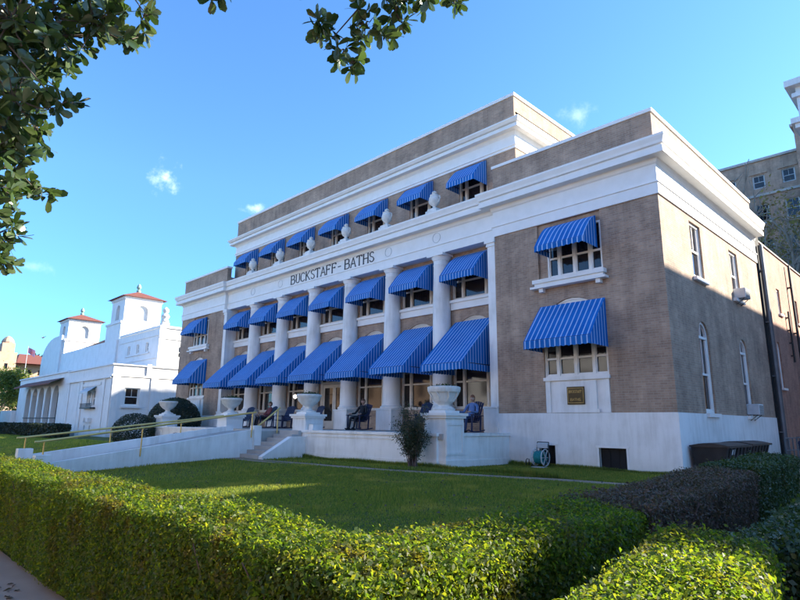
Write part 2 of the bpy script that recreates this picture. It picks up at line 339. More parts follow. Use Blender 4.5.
# ---------------------------------------------------------------- ground, walks, street
def strip(name, xs, ys, off, mat, kind='structure', fn=None, **kw):
    mb = MB()
    for i in range(len(xs)-1):
        for j in range(len(ys)-1):
            mb.quad(*[(x, y, gz(y)+off) for x, y in ((xs[i], ys[j]), (xs[i+1], ys[j]), (xs[i+1], ys[j+1]), (xs[i], ys[j+1]))])
    o = mb.build(name, mat); return tag(o, kind=kind, **kw)
def ribbon(name, pts, w, off, mat):
    mb = MB(); L = []
    for i, p in enumerate(pts):
        a = Vector(pts[max(0, i-1)]); b_ = Vector(pts[min(len(pts)-1, i+1)]); d = (b_-a).normalized(); nn = Vector((-d.y, d.x))*w/2
        q = Vector(p); L.append(((q.x-nn.x, q.y-nn.y), (q.x+nn.x, q.y+nn.y)))
    for i in range(len(L)-1):
        mb.quad(*[(x, y, gz(y)+off) for x, y in (L[i][0], L[i+1][0], L[i+1][1], L[i][1])])
    return tag(mb.build(name, mat), kind='structure')
strip('ground', [-900, -120, -60, 60, 120, 900], [-900, -100, -40, -12, -6, 0, 60, 900], -.012, 'asphalt')
strip('lawn', [-130, -46, -20, -10, 3.9], [-16, -14, -12, -10, -8, -6, -3, .0], 0, 'lawn')
strip('sidewalk', [-60, 0, 40], [-21, -19, -16.0], .004, 'walk')
strip('side_path', [4.15, 5.3], [-16.0, -12, -9, -6, 0, 3], .004, 'concrete')
strip('side_yard', [.05, 4.15], [-2.7, 0, 30], .004, 'walk')
strip('back_pavement', [4.15, 12], [3, 30], .008, 'concrete')
ribbon('garden_path', [(-14.9, -6.15), (-12.8, -6.1), (-11.2, -5.95), (-9, -5.75), (-7, -5.55), (-5.2, -5.15), (-3.4, -4.65), (-1.6, -4.1), (.7, -3.85), (2.9, -3.9)], .62, .006, 'path')
mb = MB(); mb.box(-60, 40, -21.2, -21, -.45, -.296); tag(mb.build('kerb', 'concrete'), kind='structure')
strip('street', [-200, 0, 200], [-33, -21.2], -.12+.112, 'asphalt')
# grass growing on the lawn
def grass(n, x0, x1, y0, y1, h):
    x = rng.uniform(x0, x1, n); y = y0+(y1-y0)*rng.random(n)
    px = np.array([(-14.9, -6.15), (-12.8, -6.1), (-11.2, -5.95), (-9, -5.75), (-7, -5.55), (-5.2, -5.15), (-3.4, -4.65), (-1.6, -4.1), (.7, -3.85), (2.9, -3.9)])
    py = np.interp(x, px[:, 0], px[:, 1]); keep = (abs(y-py) > .36+.05*rng.random(n)) | (x < -15); keep &= ~((x < -14.9) & (x > -17.3) & (y > -13.2)) & ~((x > -17.4) & (x < -14.7) & (y < -12.6) & (y > -14))
    x = x[keep]; y = y[keep]; n = len(x); z = np.clip((y+6)*.05, -.3, 0)
    P = np.stack([x, y, z], 1); a = rng.uniform(0, 2*np.pi, n); w = .004+.006*rng.random(n)
    pat = np.sin(x*1.7)+np.sin(y*2.3+x)+np.sin(x*.6-y*1.1); hh = h*(.6+.7*rng.random(n))*(1+.18*pat)
    D = np.stack([np.cos(a)*w, np.sin(a)*w, np.zeros(n)], 1)*1.5; T = P+np.stack([rng.normal(0, .018, n), rng.normal(0, .018, n), hh], 1)
    return np.stack([P-D, P+D, T], 1).reshape(-1, 3)
V = np.concatenate([grass(210000, -10, 3.6, -15.4, -3.0, .055), grass(60000, -26, -10, -14, -3.9, .07), grass(70000, -60, -17.6, -13, -3.9, .09), grass(12000, -15, .4, -3.9, -3.75, .14), grass(5000, -5.9, 0, -.22, -.04, .13), grass(25000, -5.8, .1, -3.9, -.05, .06)])
tag(npmesh('grass', V, np.arange(len(V)).reshape(-1, 3), 'grass', k=3), 'short green lawn grass in front of the blue-awninged building', 'grass', kind='stuff')
# fallen leaves
n = 500; P = np.stack([rng.uniform(-9, 3, n), rng.uniform(-15, -4, n), np.zeros(n)], 1); P[:, 2] = np.clip((P[:, 1]+6)*.05, -.3, 0)+.055
V, F = leafquads(P, randdirs(n, (0, 0, 1), 2), np.full(n, .07)); tag(npmesh('fallen_leaves', V, F, 'twiggy'), 'scattered dry leaves lying on the lawn', 'leaves', kind='stuff')
n = 700; P = np.stack([rng.uniform(-7, 4, n), rng.uniform(-18.2, -16.2, n)**1, np.full(n, -.285)], 1)
V, F = leafquads(P, randdirs(n, (0, 0, 1), 3), np.full(n, .07)); tag(npmesh('sidewalk_litter', V, F, 'twiggy'), 'dry leaves and bits scattered on the sidewalk beside the hedge', 'leaves', kind='stuff')

# ================================================================= THE BLUE-AWNINGED BATHHOUSE
XR, W, S, XL = 0., 6.41, 3.0996, -34.78
XC = XL/2                                       # centre line
XI0, XI1 = XL+W, -W                             # centre section
bays = [XC+S*k for k in (3, 2, 1, 0, -1, -2, -3)]        # bay centres, right to left
cols = [XC+S*(k+.5) for k in (2, 1, 0, -1, -2, -3)]      # six columns, right to left
YB = 11.2; YW = .75; Y3 = .84; X3R, X3L = -5.84, -28.94
bh = empty('bathhouse', (XC, 0, 0), 'long brown brick bathhouse with white columns and blue striped awnings', 'building')
bh_inv = Matrix.Translation((-XC, 0, 0))
def part(mb, name, mat, parent=bh, **kw):
    o = mb.build(name, mat, None, **kw); o.parent = parent
    if parent is bh: o.matrix_parent_inverse = bh_inv
    return o
F0, FI, F3, SR = Fr('F', 0), Fr('F', YW), Fr('F', Y3), Fr('R', 0)
# basement skin, painted white
mb = MB()
FB, SB = Fr('F', -.03), Fr('R', .03)
wall(mb, FB, XI1, .03, -.4, 1.8, [(-4.71, -4.09, -.3, .72), (-2.52, -1.62, -.3, .70)], .16)
wall(mb, SB, -.03, YB, -.4, 1.8, [(9.75, 10.4, -.05, .38)], .16)
mb.quad((XI1, -.03, 1.8), (.03, -.03, 1.8), (.03, 0, 1.803), (XI1, 0, 1.803)); mb.quad((0, 0, 1.803), (.03, 0, 1.8), (.03, YB, 1.8), (0, YB, 1.803))
part(mb, 'basement_wall', 'white')
mb = MB(); wall(mb, FB, XL-.03, XI0, -.4, 1.8, [(-32.9, -32, -.3, .7)], .16)
mb.quad((XL, -.03, 1.8), (XI0, -.03, 1.8), (XI0, 0, 1.803), (XL, 0, 1.803)); part(mb, 'basement_wall', 'white')
for (a0, a1, z0, z1) in ((-4.71, -4.09, -.3, .72), (-2.52, -1.62, -.3, .70)):
    mb = MB(); FB.box(mb, a0-.07, a0, -.015, .05, -.05, z1); FB.box(mb, a1, a1+.07, -.015, .05, -.05, z1); FB.box(mb, a0-.10, a1+.10, -.03, .05, z1, z1+.07)
    w_ = part(mb, 'basement_window', 'trim')
    mb = MB(); FB.box(mb, a0, a1, .12, .15, -.3, z1)
    for k in range(1, 3): FB.box(mb, a0+(a1-a0)*k/3-.012, a0+(a1-a0)*k/3+.012, .10, .12, -.3, z1)
    o = mb.build('grille', 'dark', w_)
mb = MB(); SB.box(mb, 9.75, 10.4, .12, .15, -.05, .38); part(mb, 'vent_grille', 'dark')
# brick walls
HU, HL = (-4.47, -1.99, 6.42, 8.69), (-4.40, -2.02, 1.802, 5.77, True)
def mir(h): return (XL-h[1], XL-h[0], *h[2:])
mb = MB()
wall(mb, F0, XI1, 0, 1.8, 8.72, [HU, HL], .16)
wall(mb, F0, XL, XI0, 1.8, 8.72, [mir(HU), mir(HL)], .16)
SW = [(2.65, 3.75, 6.45, 8.5), (7.05, 8.1, 6.4, 8.42), (2.5, 3.52, 1.82, 4.92, True), (7.02, 8.04, 1.82, 4.80, True)]
wall(mb, SR, 0, YB, 1.8, 8.72, SW, .2)
LW = Fr('R', XL); mb.quad((XL, 0, -.4), (XL, YB, -.4), (XL, YB, 8.72), (XL, 0, 8.72))
mb.quad((XL, YB, -.4), (0, YB, -.4), (0, YB, 11.6), (XL, YB, 11.6))
# wing returns toward the colonnade
mb.quad((XI1, 0, 1.0), (XI1, YW, 1.0), (XI1, YW, 8.72), (XI1, 0, 8.72)); mb.quad((XI0, 0, 1.0), (XI0, YW, 1.0), (XI0, YW, 8.72), (XI0, 0, 8.72))
# colonnade wall
holes = []
for k, x in enumerate(bays):
    holes.append((x-1.16, x+1.16, 6.62, 8.6)); holes.append((x-1.16, x+1.16, 1.1 if k == 3 else 2.0, 5.86, True))
wall(mb, FI, XI0, XI1, 1.0, 8.72, holes, .14)
part(mb, 'brick_wall', 'brick')
# parapets and third floor brick
PZ = 11.6
mb = MB()
mb.box(XI1, 0, 0, .3, 10.45, PZ); mb.box(-.3, 0, .3, YB, 10.45, PZ)
part(mb, 'parapet', 'brick'); mb = MB()
mb.box(XL, XI0, 0, .3, 10.45, PZ); mb.box(XL, XL+.3, .3, YB, 10.45, PZ)
part(mb, 'parapet', 'brick')
mb = MB(); mb.box(XI1-.04, .05, -.05, .34, PZ, 11.72); mb.box(-.34, .05, .34, YB, PZ, 11.72); part(mb, 'parapet_coping', 'trim'); mb = MB(); mb.box(XL-.05, XI0+.04, -.05, .34, PZ, 11.72); mb.box(XL-.05, XL+.34, .34, YB, PZ, 11.72)
part(mb, 'parapet_coping', 'trim')
mb = MB(); h3 = [(x-.78, x+.78, 10.98, 12.66) for x in bays]
wall(mb, F3, X3L, X3R, 10.4, 12.75, h3, .14); wall(mb, Fr('R', X3R), Y3, YB, 10.4, 12.75); mb.quad((X3L, Y3, 10.4), (X3L, YB, 10.4), (X3L, YB, 15.1), (X3L, Y3, 15.1)); mb.quad((X3L, YB, 10.4), (X3R, YB, 10.4), (X3R, YB, 15.1), (X3L, YB, 15.1))
mb.box(X3L, X3R, Y3, Y3+.3, 13.8, 15.1); mb.box(X3R-.3, X3R, Y3+.3, YB-.02, 13.8, 15.1)
part(mb, 'upper_wall', 'brick')
mb = MB(); mb.box(X3L-.05, X3R+.05, Y3-.05, Y3+.35, 15.1, 15.24); mb.box(X3R-.35, X3R+.05, Y3+.35, YB, 15.1, 15.24); mb.box(X3L-.05, X3L+.35, Y3+.35, YB, 15.1, 15.24)
part(mb, 'upper_coping', 'trim')
for q in ((XL+.3, XI0, .3, YB, 10.9, 11.0), (XI1, -.3, .3, YB-.02, 10.9, 11.0), (X3L, X3R, Y3+.1, YB-.02, 14.3, 14.4)): part(MB().box(*q), 'roof', 'roof')
# entablature: one mitred moulding round both wings and the centre
prof = [(-.1, 8.70), (.05, 8.70), (.05, 9.08), (.085, 9.085), (.085, 9.125), (.03, 9.135), (.03, 9.72), (.07, 9.76), (.10, 9.86), (.13, 9.90), (.43, 9.90), (.43, 10.10), (.37, 10.12), (.37, 10.17), (.45, 10.19), (.47, 10.28), (.53, 10.42), (.53, 10.49), (-.1, 10.53)]
path = [(XL, YB), (XL, 0), (XI0, 0), (XI0, .20), (XI1, .20), (XI1, 0), (0, 0), (0, YB)]
mb = MB(); sweep(mb, path, prof)
mb.box(XI0, XI1, .16, YW+.02, 8.725, 8.76)     # colonnade soffit
mb.box(XI0, XI1, .18, 1.0, 10.50, 10.54)
part(mb, 'entablature', 'trim')
prof3 = [(-.1, 12.70), (.04, 12.70), (.04, 12.80), (.08, 12.82), (.08, 12.88), (.02, 12.89), (.02, 13.30), (.08, 13.38), (.12, 13.46), (.36, 13.46), (.36, 13.60), (.31, 13.61), (.31, 13.65), (.40, 13.67), (.48, 13.78), (.48, 13.84), (-.1, 13.87)]
mb = MB(); sweep(mb, [(X3L, YB), (X3L, Y3), (X3R, Y3), (X3R, YB)], prof3); part(mb, 'upper_cornice', 'trim')
# rings on the frieze above the outer columns
for x in (cols[0], cols[1], cols[4], cols[5]):
    mb = MB(); mb.tube([(x+.225*math.cos(t), .163, 9.46+.225*math.sin(t)) for t in np.linspace(0, 2*math.pi, 25)], .012, 6, False); part(mb, 'frieze_ring', 'plastic')
# ---- lettering, roman capitals as strokes
GL = {
 'B': [[(0, 0), (0, 1)], [(0, 1), (.38, 1), (.52, .9), (.52, .64), (.38, .53), (0, .53)], [(.38, .53), (.58, .42), (.58, .12), (.42, 0), (0, 0)]],
 'U': [[(.08, 1), (.08, .25), (.18, .04), (.38, 0), (.52, .06), (.6, .25), (.6, 1)]],
 'C': [[(.6, .8), (.52, .95), (.34, 1), (.14, .92), (.03, .7), (.03, .3), (.14, .08), (.34, 0), (.52, .05), (.6, .2)]],
 'K': [[(.05, 0), (.05, 1)], [(.58, 1), (.05, .42)], [(.2, .58), (.62, 0)]],
 'S': [[(.5, .82), (.42, .96), (.25, 1), (.08, .92), (.04, .74), (.14, .58), (.4, .45), (.52, .3), (.5, .1), (.34, 0), (.14, .03), (.03, .2)]],
 'T': [[(.32, 0), (.32, 1)], [(0, 1), (.64, 1)], [(0, 1), (0, .84)], [(.64, 1), (.64, .84)]],
 'A': [[(.02, 0), (.34, 1), (.66, 0)], [(.14, .35), (.54, .35)]],
 'F': [[(.05, 0), (.05, 1), (.56, 1), (.56, .84)], [(.05, .53), (.42, .53)], [(.42, .62), (.42, .44)]],
 'H': [[(.06, 0), (.06, 1)], [(.62, 0), (.62, 1)], [(.06, .52), (.62, .52)]],
 '-': [[(.06, .48), (.46, .48)]], ' ': [],
 'E': [[(.55, .15), (.55, 0), (.05, 0), (.05, 1), (.52, 1), (.52, .85)], [(.05, .53), (.4, .53)]],
 'O': [[(.3, 0), (.08, .15), (.03, .5), (.08, .85), (.3, 1), (.52, .85), (.57, .5), (.52, .15), (.3, 0)]],
}
SER = {'B': [(0, 0), (0, 1)], 'U': [(.08, 1), (.6, 1)], 'K': [(.05, 0), (.05, 1), (.58, 1), (.62, 0)], 'T': [(.32, 0)], 'A': [(.02, 0), (.66, 0)], 'F': [(.05, 0), (.05, 1)], 'H': [(.06, 0), (.06, 1), (.62, 0), (.62, 1)]}
WD = {'-': .52, ' ': .25, 'B': .62, 'S': .56}
def lettering(mb, text, fr, a0, width, z0, h, d, t):
    tot = sum(WD.get(c, .68)+.13 for c in text)-.13; k = width/tot; a = a0
    for c in text:
        for st in GL[c]:
            for p, q in zip(st, st[1:]): mb.bar(fr.P(a+p[0]*k, d, z0+p[1]*h), fr.P(a+q[0]*k, d, z0+q[1]*h), t*(1.25 if abs(p[0]-q[0]) < .05 else .8), .02, upv=(0, -1, 0) if fr.k == 'F' else (1, 0, 0))
        for p in SER.get(c, []): mb.bar(fr.P(a+(p[0]-.09)*k, d, z0+p[1]*h), fr.P(a+(p[0]+.09)*k, d, z0+p[1]*h), t*.6, .02, upv=(0, -1, 0))
        a += (WD.get(c, .68)+.13)*k
mb = MB(); lettering(mb, 'BUCKSTAFF- BATHS', Fr('F', .17), -20.9, 7.15, 9.21, .50, -.012, .06); part(mb, 'name_lettering', 'letter')
# ---- columns
def column(x, y=.5):
    mb = MB(); mb.box(x-.5, x+.5, y-.5, YW, 1.09, 1.98); mb.box(x-.53, x+.53, y-.53, YW, 1.98, 2.05); c = part(mb, 'column', 'white', bevel=.012)
    mb = MB(); mb.lathe(x, y, [(.49, 2.05), (.52, 2.09), (.52, 2.14), (.47, 2.18), (.44, 2.2), (.44, 2.26), (.415, 2.30), (.41, 3.6), (.40, 5.2), (.375, 7.2), (.355, 8.2), (.37, 8.22), (.37, 8.25), (.352, 8.27), (.352, 8.42)], 32); s_ = mb.build('shaft', 'white', c, smooth=True)
    mb = MB(); mb.lathe(x, y, [(.352, 8.42), (.38, 8.43), (.38, 8.46), (.45, 8.57), (.45, 8.59)], 32); mb.box(x-.47, x+.47, y-.47, y+.24, 8.59, 8.70); mb.build('capital', 'trim', c, smooth=True)
for x in cols: column(x)
for sgn, xa in ((1, XI1), (-1, XI0)):
    lo, hi = (xa-.36, xa-.004) if sgn > 0 else (xa+.004, xa+.36)
    mb = MB(); mb.box(lo, hi, .005, YW-.002, 2.05, 8.5)
    p_ = part(mb, 'pilaster', 'white')
    mb = MB(); mb.box(min(lo, lo if sgn > 0 else lo)-(.3 if sgn > 0 else 0), hi+(.3 if sgn < 0 else 0), -.06, YW-.004, 1.09, 2.0); mb.box(lo-(.34 if sgn > 0 else 0), hi+(.34 if sgn < 0 else 0), -.09, YW-.004, 2.0, 2.05); mb.build('plinth', 'white', p_)
    mb = MB(); mb.box(lo-.05, hi+.02, -.03, YW-.004, 8.36, 8.42); mb.box(lo-.1, hi+.04, -.07, YW-.004, 8.5, 8.699); mb.box(lo-.04, hi+.01, -.02, YW-.004, 8.42, 8.5); mb.build('capital', 'trim', p_)
# ---- second floor sill band between the columns
ed = [XI1-.36]+[c for c in cols]+[XI0+.36]
for i in range(7):
    a1, a0 = (ed[i]-(0 if i == 0 else .37)), (ed[i+1]+(0 if i == 6 else .37))
    mb = MB(); mb.box(a0, a1, YW-.10, YW-.002, 6.2, 6.5); mb.box(a0, a1, YW-.17, YW-.002, 6.5, 6.62); part(mb, 'sill_band', 'trim')
# ---- windows
def window(fr, a0, a1, z0, z1, kind='tri', d=.10, arch=False, frame='cream', parent=bh, lunette=True):
    mb = MB(); t = .06 if kind != 'sash' else .09
    zt = z1
    if arch: r = (a1-a0)/2; zt = z1-r
    fr.box(mb, a0, a0+t, d-.05, d+.05, z0, zt); fr.box(mb, a1-t, a1, d-.05, d+.05, z0, zt); fr.box(mb, a0+t, a1-t, d-.05, d+.05, z0, z0+t); fr.box(mb, a0+t, a1-t, d-.05, d+.05, zt-t, zt)
    mull = []; w = a1-a0
    if kind == 'tri': mull = [a0+w*.235, a1-w*.235]
    if kind == 'quad': mull = [a0+w*.22, a0+w*.5, a1-w*.22]
    for m_ in mull: fr.box(mb, m_-.05, m_+.05, d-.05, d+.05, z0+t, zt-t)
    # sash rails
    edges = [a0+t]+mull+[a1-t]
    for e0, e1 in zip(edges, edges[1:]):
        f0 = e0+(.05 if e0 in mull else 0); f1 = e1-(.05 if e1 in mull else 0)
        sw_ = .035 if kind != 'sash' else .06; fr.box(mb, f0, f0+sw_, d-.02, d+.03, z0+t, zt-t); fr.box(mb, f1-sw_, f1, d-.02, d+.03, z0+t, zt-t)
        zm = z0+(zt-z0)*(.42 if kind != 'sash' else .5); fr.box(mb, f0+sw_, f1-sw_, d-.025, d+.03, zm-.035, zm+.035)
        fr.box(mb, f0+sw_, f1-sw_, d-.02, d+.03, z0+t, z0+t+.06)
        if kind == 'sash': fr.box(mb, (f0+f1)/2-.014, (f0+f1)/2+.014, d-.01, d+.03, zm+.025, zt-t)
    if arch:
        cx = (a0+a1)/2; n = 14; arc = lambda rr, k: (cx+rr*math.cos(math.pi*k/n), zt+rr*math.sin(math.pi*k/n))
        for k in range(n):
            p, q, p2, q2 = arc(r, k), arc(r, k+1), arc(r-t, k), arc(r-t, k+1)
            mb.quad(fr.P(p[0], d-.05, p[1]), fr.P(q[0], d-.05, q[1]), fr.P(q2[0], d-.05, q2[1]), fr.P(p2[0], d-.05, p2[1]))
            mb.quad(fr.P(p2[0], d-.05, p2[1]), fr.P(q2[0], d-.05, q2[1]), fr.P(q2[0], d+.05, q2[1]), fr.P(p2[0], d+.05, p2[1]))
        if kind == 'sash': fr.box(mb, cx-.02, cx+.02, d-.02, d+.03, zt, z1-t)
        if lunette: mb.poly([fr.P(*(lambda q: (q[0], d-.02, q[1]))(arc(r-t, k))) for k in range(n+1)])
    o = mb.build('window', frame); o.parent = parent
    if parent is bh: o.matrix_parent_inverse = bh_inv
    mb = MB(); P = [fr.P(a0+t/2, d+.035, z0+t/2), fr.P(a1-t/2, d+.035, z0+t/2), fr.P(a1-t/2, d+.035, zt-t/2)]
    if arch and not lunette:
        P += [fr.P(*(lambda q: (q[0], d+.035, q[1]))(arc(r-t/2, k))) for k in range(1, n)]
    P.append(fr.P(a0+t/2, d+.035, zt-t/2)); mb.poly(P); mb.build('pane', 'glass', o)
    if kind != 'sash' and random.random() < .75:
        for e0, e1 in zip(edges, edges[1:]):
            if random.random() < .3: continue
            mb = MB(); zb = zt-(zt-z0)*random.choice((.25, .4, .4, .58)); mb.quad(fr.P(e0+.05, d+.032, zb), fr.P(e1-.05, d+.032, zb), fr.P(e1-.05, d+.032, zt-t), fr.P(e0+.05, d+.032, zt-t)); mb.build('blind', 'curtain', o)
    return o
for i, x in enumerate(bays):
    window(FI, x-1.16, x+1.16, 6.62, 8.6, 'tri'); window(F3, x-.78, x+.78, 10.98, 12.66, 'tri')
    if i != 3: window(FI, x-1.16, x+1.16, 2.0, 5.86, 'tri', arch=True)
    else:
        w_ = window(FI, x-1.16, x+1.16, 3.4, 5.86, 'tri', arch=True)
        mb = MB(); FI.box(mb, x-1.16, x-.95, .05, .14, 1.1, 3.4); FI.box(mb, x+.95, x+1.16, .05, .14, 1.1, 3.4); d_ = part(mb, 'entrance_door', 'cream')
        for sx in (-1, 1):
            mb = MB(); a, b_ = sorted((x+sx*.01, x+sx*.94)); FI.box(mb, a, a+.12, .08, .13, 1.1, 3.38); FI.box(mb, b_-.12, b_, .08, .13, 1.1, 3.38); FI.box(mb, a+.12, b_-.12, .08, .13, 1.1, 1.5); FI.box(mb, a+.12, b_-.12, .08, .13, 3.2, 3.38); mb.build('door_leaf', 'cream', d_)
            mb = MB(); mb.poly([FI.P(a+.1, .11, 1.4), FI.P(b_-.1, .11, 1.4), FI.P(b_-.1, .11, 3.3), FI.P(a+.1, .11, 3.3)]); mb.build('door_glass', 'glass', d_)
for hU, hL in ((HU, HL), (mir(HU), mir(HL))):
    wl, wr = (hU[0]+.36, hU[1]) if hU[0] > -20 else (hU[0], hU[1]-.36)
    u = window(F0, wl, wr, 6.56, 8.34, 'quad', d=.11, frame='trim')
    mb = MB(); mb.box(hU[0], hU[1], .09, .16, 8.34, 8.69)
    mb.box(*((hU[0], wl) if hU[0] > -20 else (wr, hU[1])), .10, .16, 6.42, 8.34); part(mb, 'recess_brick', 'brick')
    c = (hL[0]+hL[1])/2
    window(F0, hL[0], hL[1], 3.02, 5.76, 'quad', d=.11, arch=True, frame='trim')
    mb = MB(); mb.box(hU[0]-.16, hU[1]+.12, -.22, .1, 6.42, 6.56); mb.box(hU[0]-.1, hU[1]+.06, -.16, -.002, 6.30, 6.42); mb.box(hU[0]-.22, hU[1]+.18, -.28, -.0025, 6.22, 6.30)
    for x in (hU[0]+.1, hU[1]-.2): mb.box(x, x+.16, -.2, -.003, 6.08, 6.22)
    part(mb, 'window_sill', 'trim')
    # white panel under the lower window
    mb = MB(); mb.box(hL[0]+.01, hL[1]-.01, .03, .2, 1.81, 2.9); mb.box(hL[0]-.03, hL[1]+.03, -.06, .2, 2.9, 3.02); mb.box(c-.72, c+.72, -.035, .03, 1.81, 2.86); mb.box(hL[0]+.02, hL[0]+.2, -.01, .03, 1.81, 2.9); mb.box(hL[1]-.2, hL[1]-.02, -.01, .03, 1.81, 2.9)
    mb.box(c-.8, c+.8, -.05, -.036, 1.81, 1.93)
    part(mb, 'window_apron', 'white')
mb = MB(); mb.box(-3.53, -2.9, -.075, -.036, 2.08, 2.67); pq = part(mb, 'bronze_plaque', 'bronze')
mb = MB()
for a, z, w_, h_ in ((-3.45, 2.46, .47, .09), (-3.4, 2.2, .37, .08)):
    lettering(mb, 'BUCKSTAFF' if z > 2.3 else 'BATHS', Fr('F', -.075), a, w_, z, h_, -.004, .014)
mb.box(-3.5, -2.93, -.085, -.0755, 2.61, 2.625); mb.box(-3.5, -2.93, -.085, -.0755, 2.125, 2.14); mb.box(-3.505, -3.49, -.085, -.0755, 2.125, 2.625); mb.box(-2.94, -2.925, -.085, -.0755, 2.125, 2.625)
mb.build('plaque_relief', 'gilt', pq)
for h in SW:
    window(SR, h[0], h[1], h[2], h[3], 'sash', d=.12, arch=len(h) > 4, frame='trim', lunette=False)
    mb = MB(); SR.box(mb, h[0]-.08, h[1]+.08, -.12, .14, h[2]-.12, h[2]-.001); part(mb, 'window_sill', 'trim')
# ---- awnings
def awning(x, hw, yw, zt, proj, zf, val, bulge=.1, per=.2, hwt=None, fr=None):
    """canvas sheet from the wall down to its front bar, closed sides and a scalloped hanging valance"""
    hwt = hwt or hw; n = 10; pr = []; zf += random.uniform(-.035, .035); bulge += random.uniform(-.03, .02); s1, s2 = random.uniform(0, 6), random.uniform(.008, .02)
    for k in range(n+1):
        t = k/n; d = proj*t; z = zt+(zf-zt)*t + bulge*math.sin(math.pi*t**.9)
        pr.append((yw-.004-d, z, hwt+(hw-hwt)*t))
    seg = max(8, int(2*hw/.09)); mb = MB()
    ph = random.random()*.6
    sag = lambda u, t: -.03*math.sin(math.pi*u)*math.sin(math.pi*t)*hw+s2*math.sin(u*9+s1+t*3)*math.sin(math.pi*min(1, t*1.2))
    for k in range(n):
        (y0, z0, w0), (y1, z1, w1) = pr[k], pr[k+1]
        for j in range(seg):
            u0, u1 = j/seg, (j+1)/seg; P = [(x-w0+2*w0*u0, y0, z0+sag(u0, k/n)), (x-w0+2*w0*u1, y0, z0+sag(u1, k/n)), (x-w1+2*w1*u1, y1, z1+sag(u1, (k+1)/n)), (x-w1+2*w1*u0, y1, z1+sag(u0, (k+1)/n))]
            i = mb.quad(*P); mb.uv[i] = [(2*w*u/per+ph, 0) for u, w in ((u0, w0), (u1, w0), (u1, w1), (u0, w1))]
    for sx in (-1, 1):
        for k in range(n):
            (y0, z0, w0), (y1, z1, w1) = pr[k], pr[k+1]
            i = mb.quad((x+sx*w0, y0, z0), (x+sx*w1, y1, z1), (x+sx*w1, y1, zf), (x+sx*w0, y0, zf)); mb.uv[i] = [(-y/per, 0) for y in (y0, y1, y1, y0)]
    a = part(mb, 'awning', 'canvas', smooth=False)
    mb = MB(); ya = yw-.004-proj; ns = max(6, int(2*hw/.05))
    scal = lambda s_: .035*abs(math.sin(math.pi*s_/per))
    wob = lambda s_: .012*math.sin(s_*5.3+x)
    for j in range(ns):
        u0, u1 = 2*hw*j/ns, 2*hw*(j+1)/ns
        i = mb.quad((x-hw+u0, ya, zf), (x-hw+u1, ya, zf), (x-hw+u1, ya+wob(u1), zf-val+scal(u1)), (x-hw+u0, ya+wob(u0), zf-val+scal(u0))); mb.uv[i] = [(u/per+ph, 0) for u in (u0, u1, u1, u0)]
    nd = max(4, int(proj/.05))
    for sx in (-1, 1):
        for j in range(nd):
            u0, u1 = proj*j/nd, proj*(j+1)/nd
            i = mb.quad((x+sx*hw, yw-u0, zf), (x+sx*hw, yw-u1, zf), (x+sx*hw, yw-u1, zf-val+scal(u1)), (x+sx*hw, yw-u0, zf-val+scal(u0))); mb.uv[i] = [(-(yw-u)/per, 0) for u in (u0, u1, u1, u0)]
    mb.build('valance', 'canvas', a)
    mb = MB(); mb.tube([(x-hw+.02, yw-.02, zf+.03), (x-hw+.02, ya+.03, zf+.02), (x+hw-.02, ya+.03, zf+.02), (x+hw-.02, yw-.02, zf+.03)], .016, 6); mb.build('awning_frame', 'iron', a)
for x in bays:
    awning(x, 1.05, YW, 5.66, 2.15, 3.66, .27, bulge=.06, per=.17, hwt=1.0)
    awning(x, .90, YW, 8.56, 1.15, 7.48, .27, bulge=.16, per=.155)
    awning(x, .76, Y3, 12.64, .92, 11.72, .25, bulge=.12, per=.15)
for c_, d_ in ((-3.07, 0), (XL+3.07, 0)):
    awning(c_, .93, 0, 8.52, 1.0, 7.50, .2, bulge=.14, per=.19)
awning(-3.22, 1.23, 0, 5.58, 1.2, 4.15, .28, bulge=.05, per=.19); awning(XL+3.22, 1.23, 0, 5.58, 1.2, 4.15, .28, bulge=.05, per=.19)

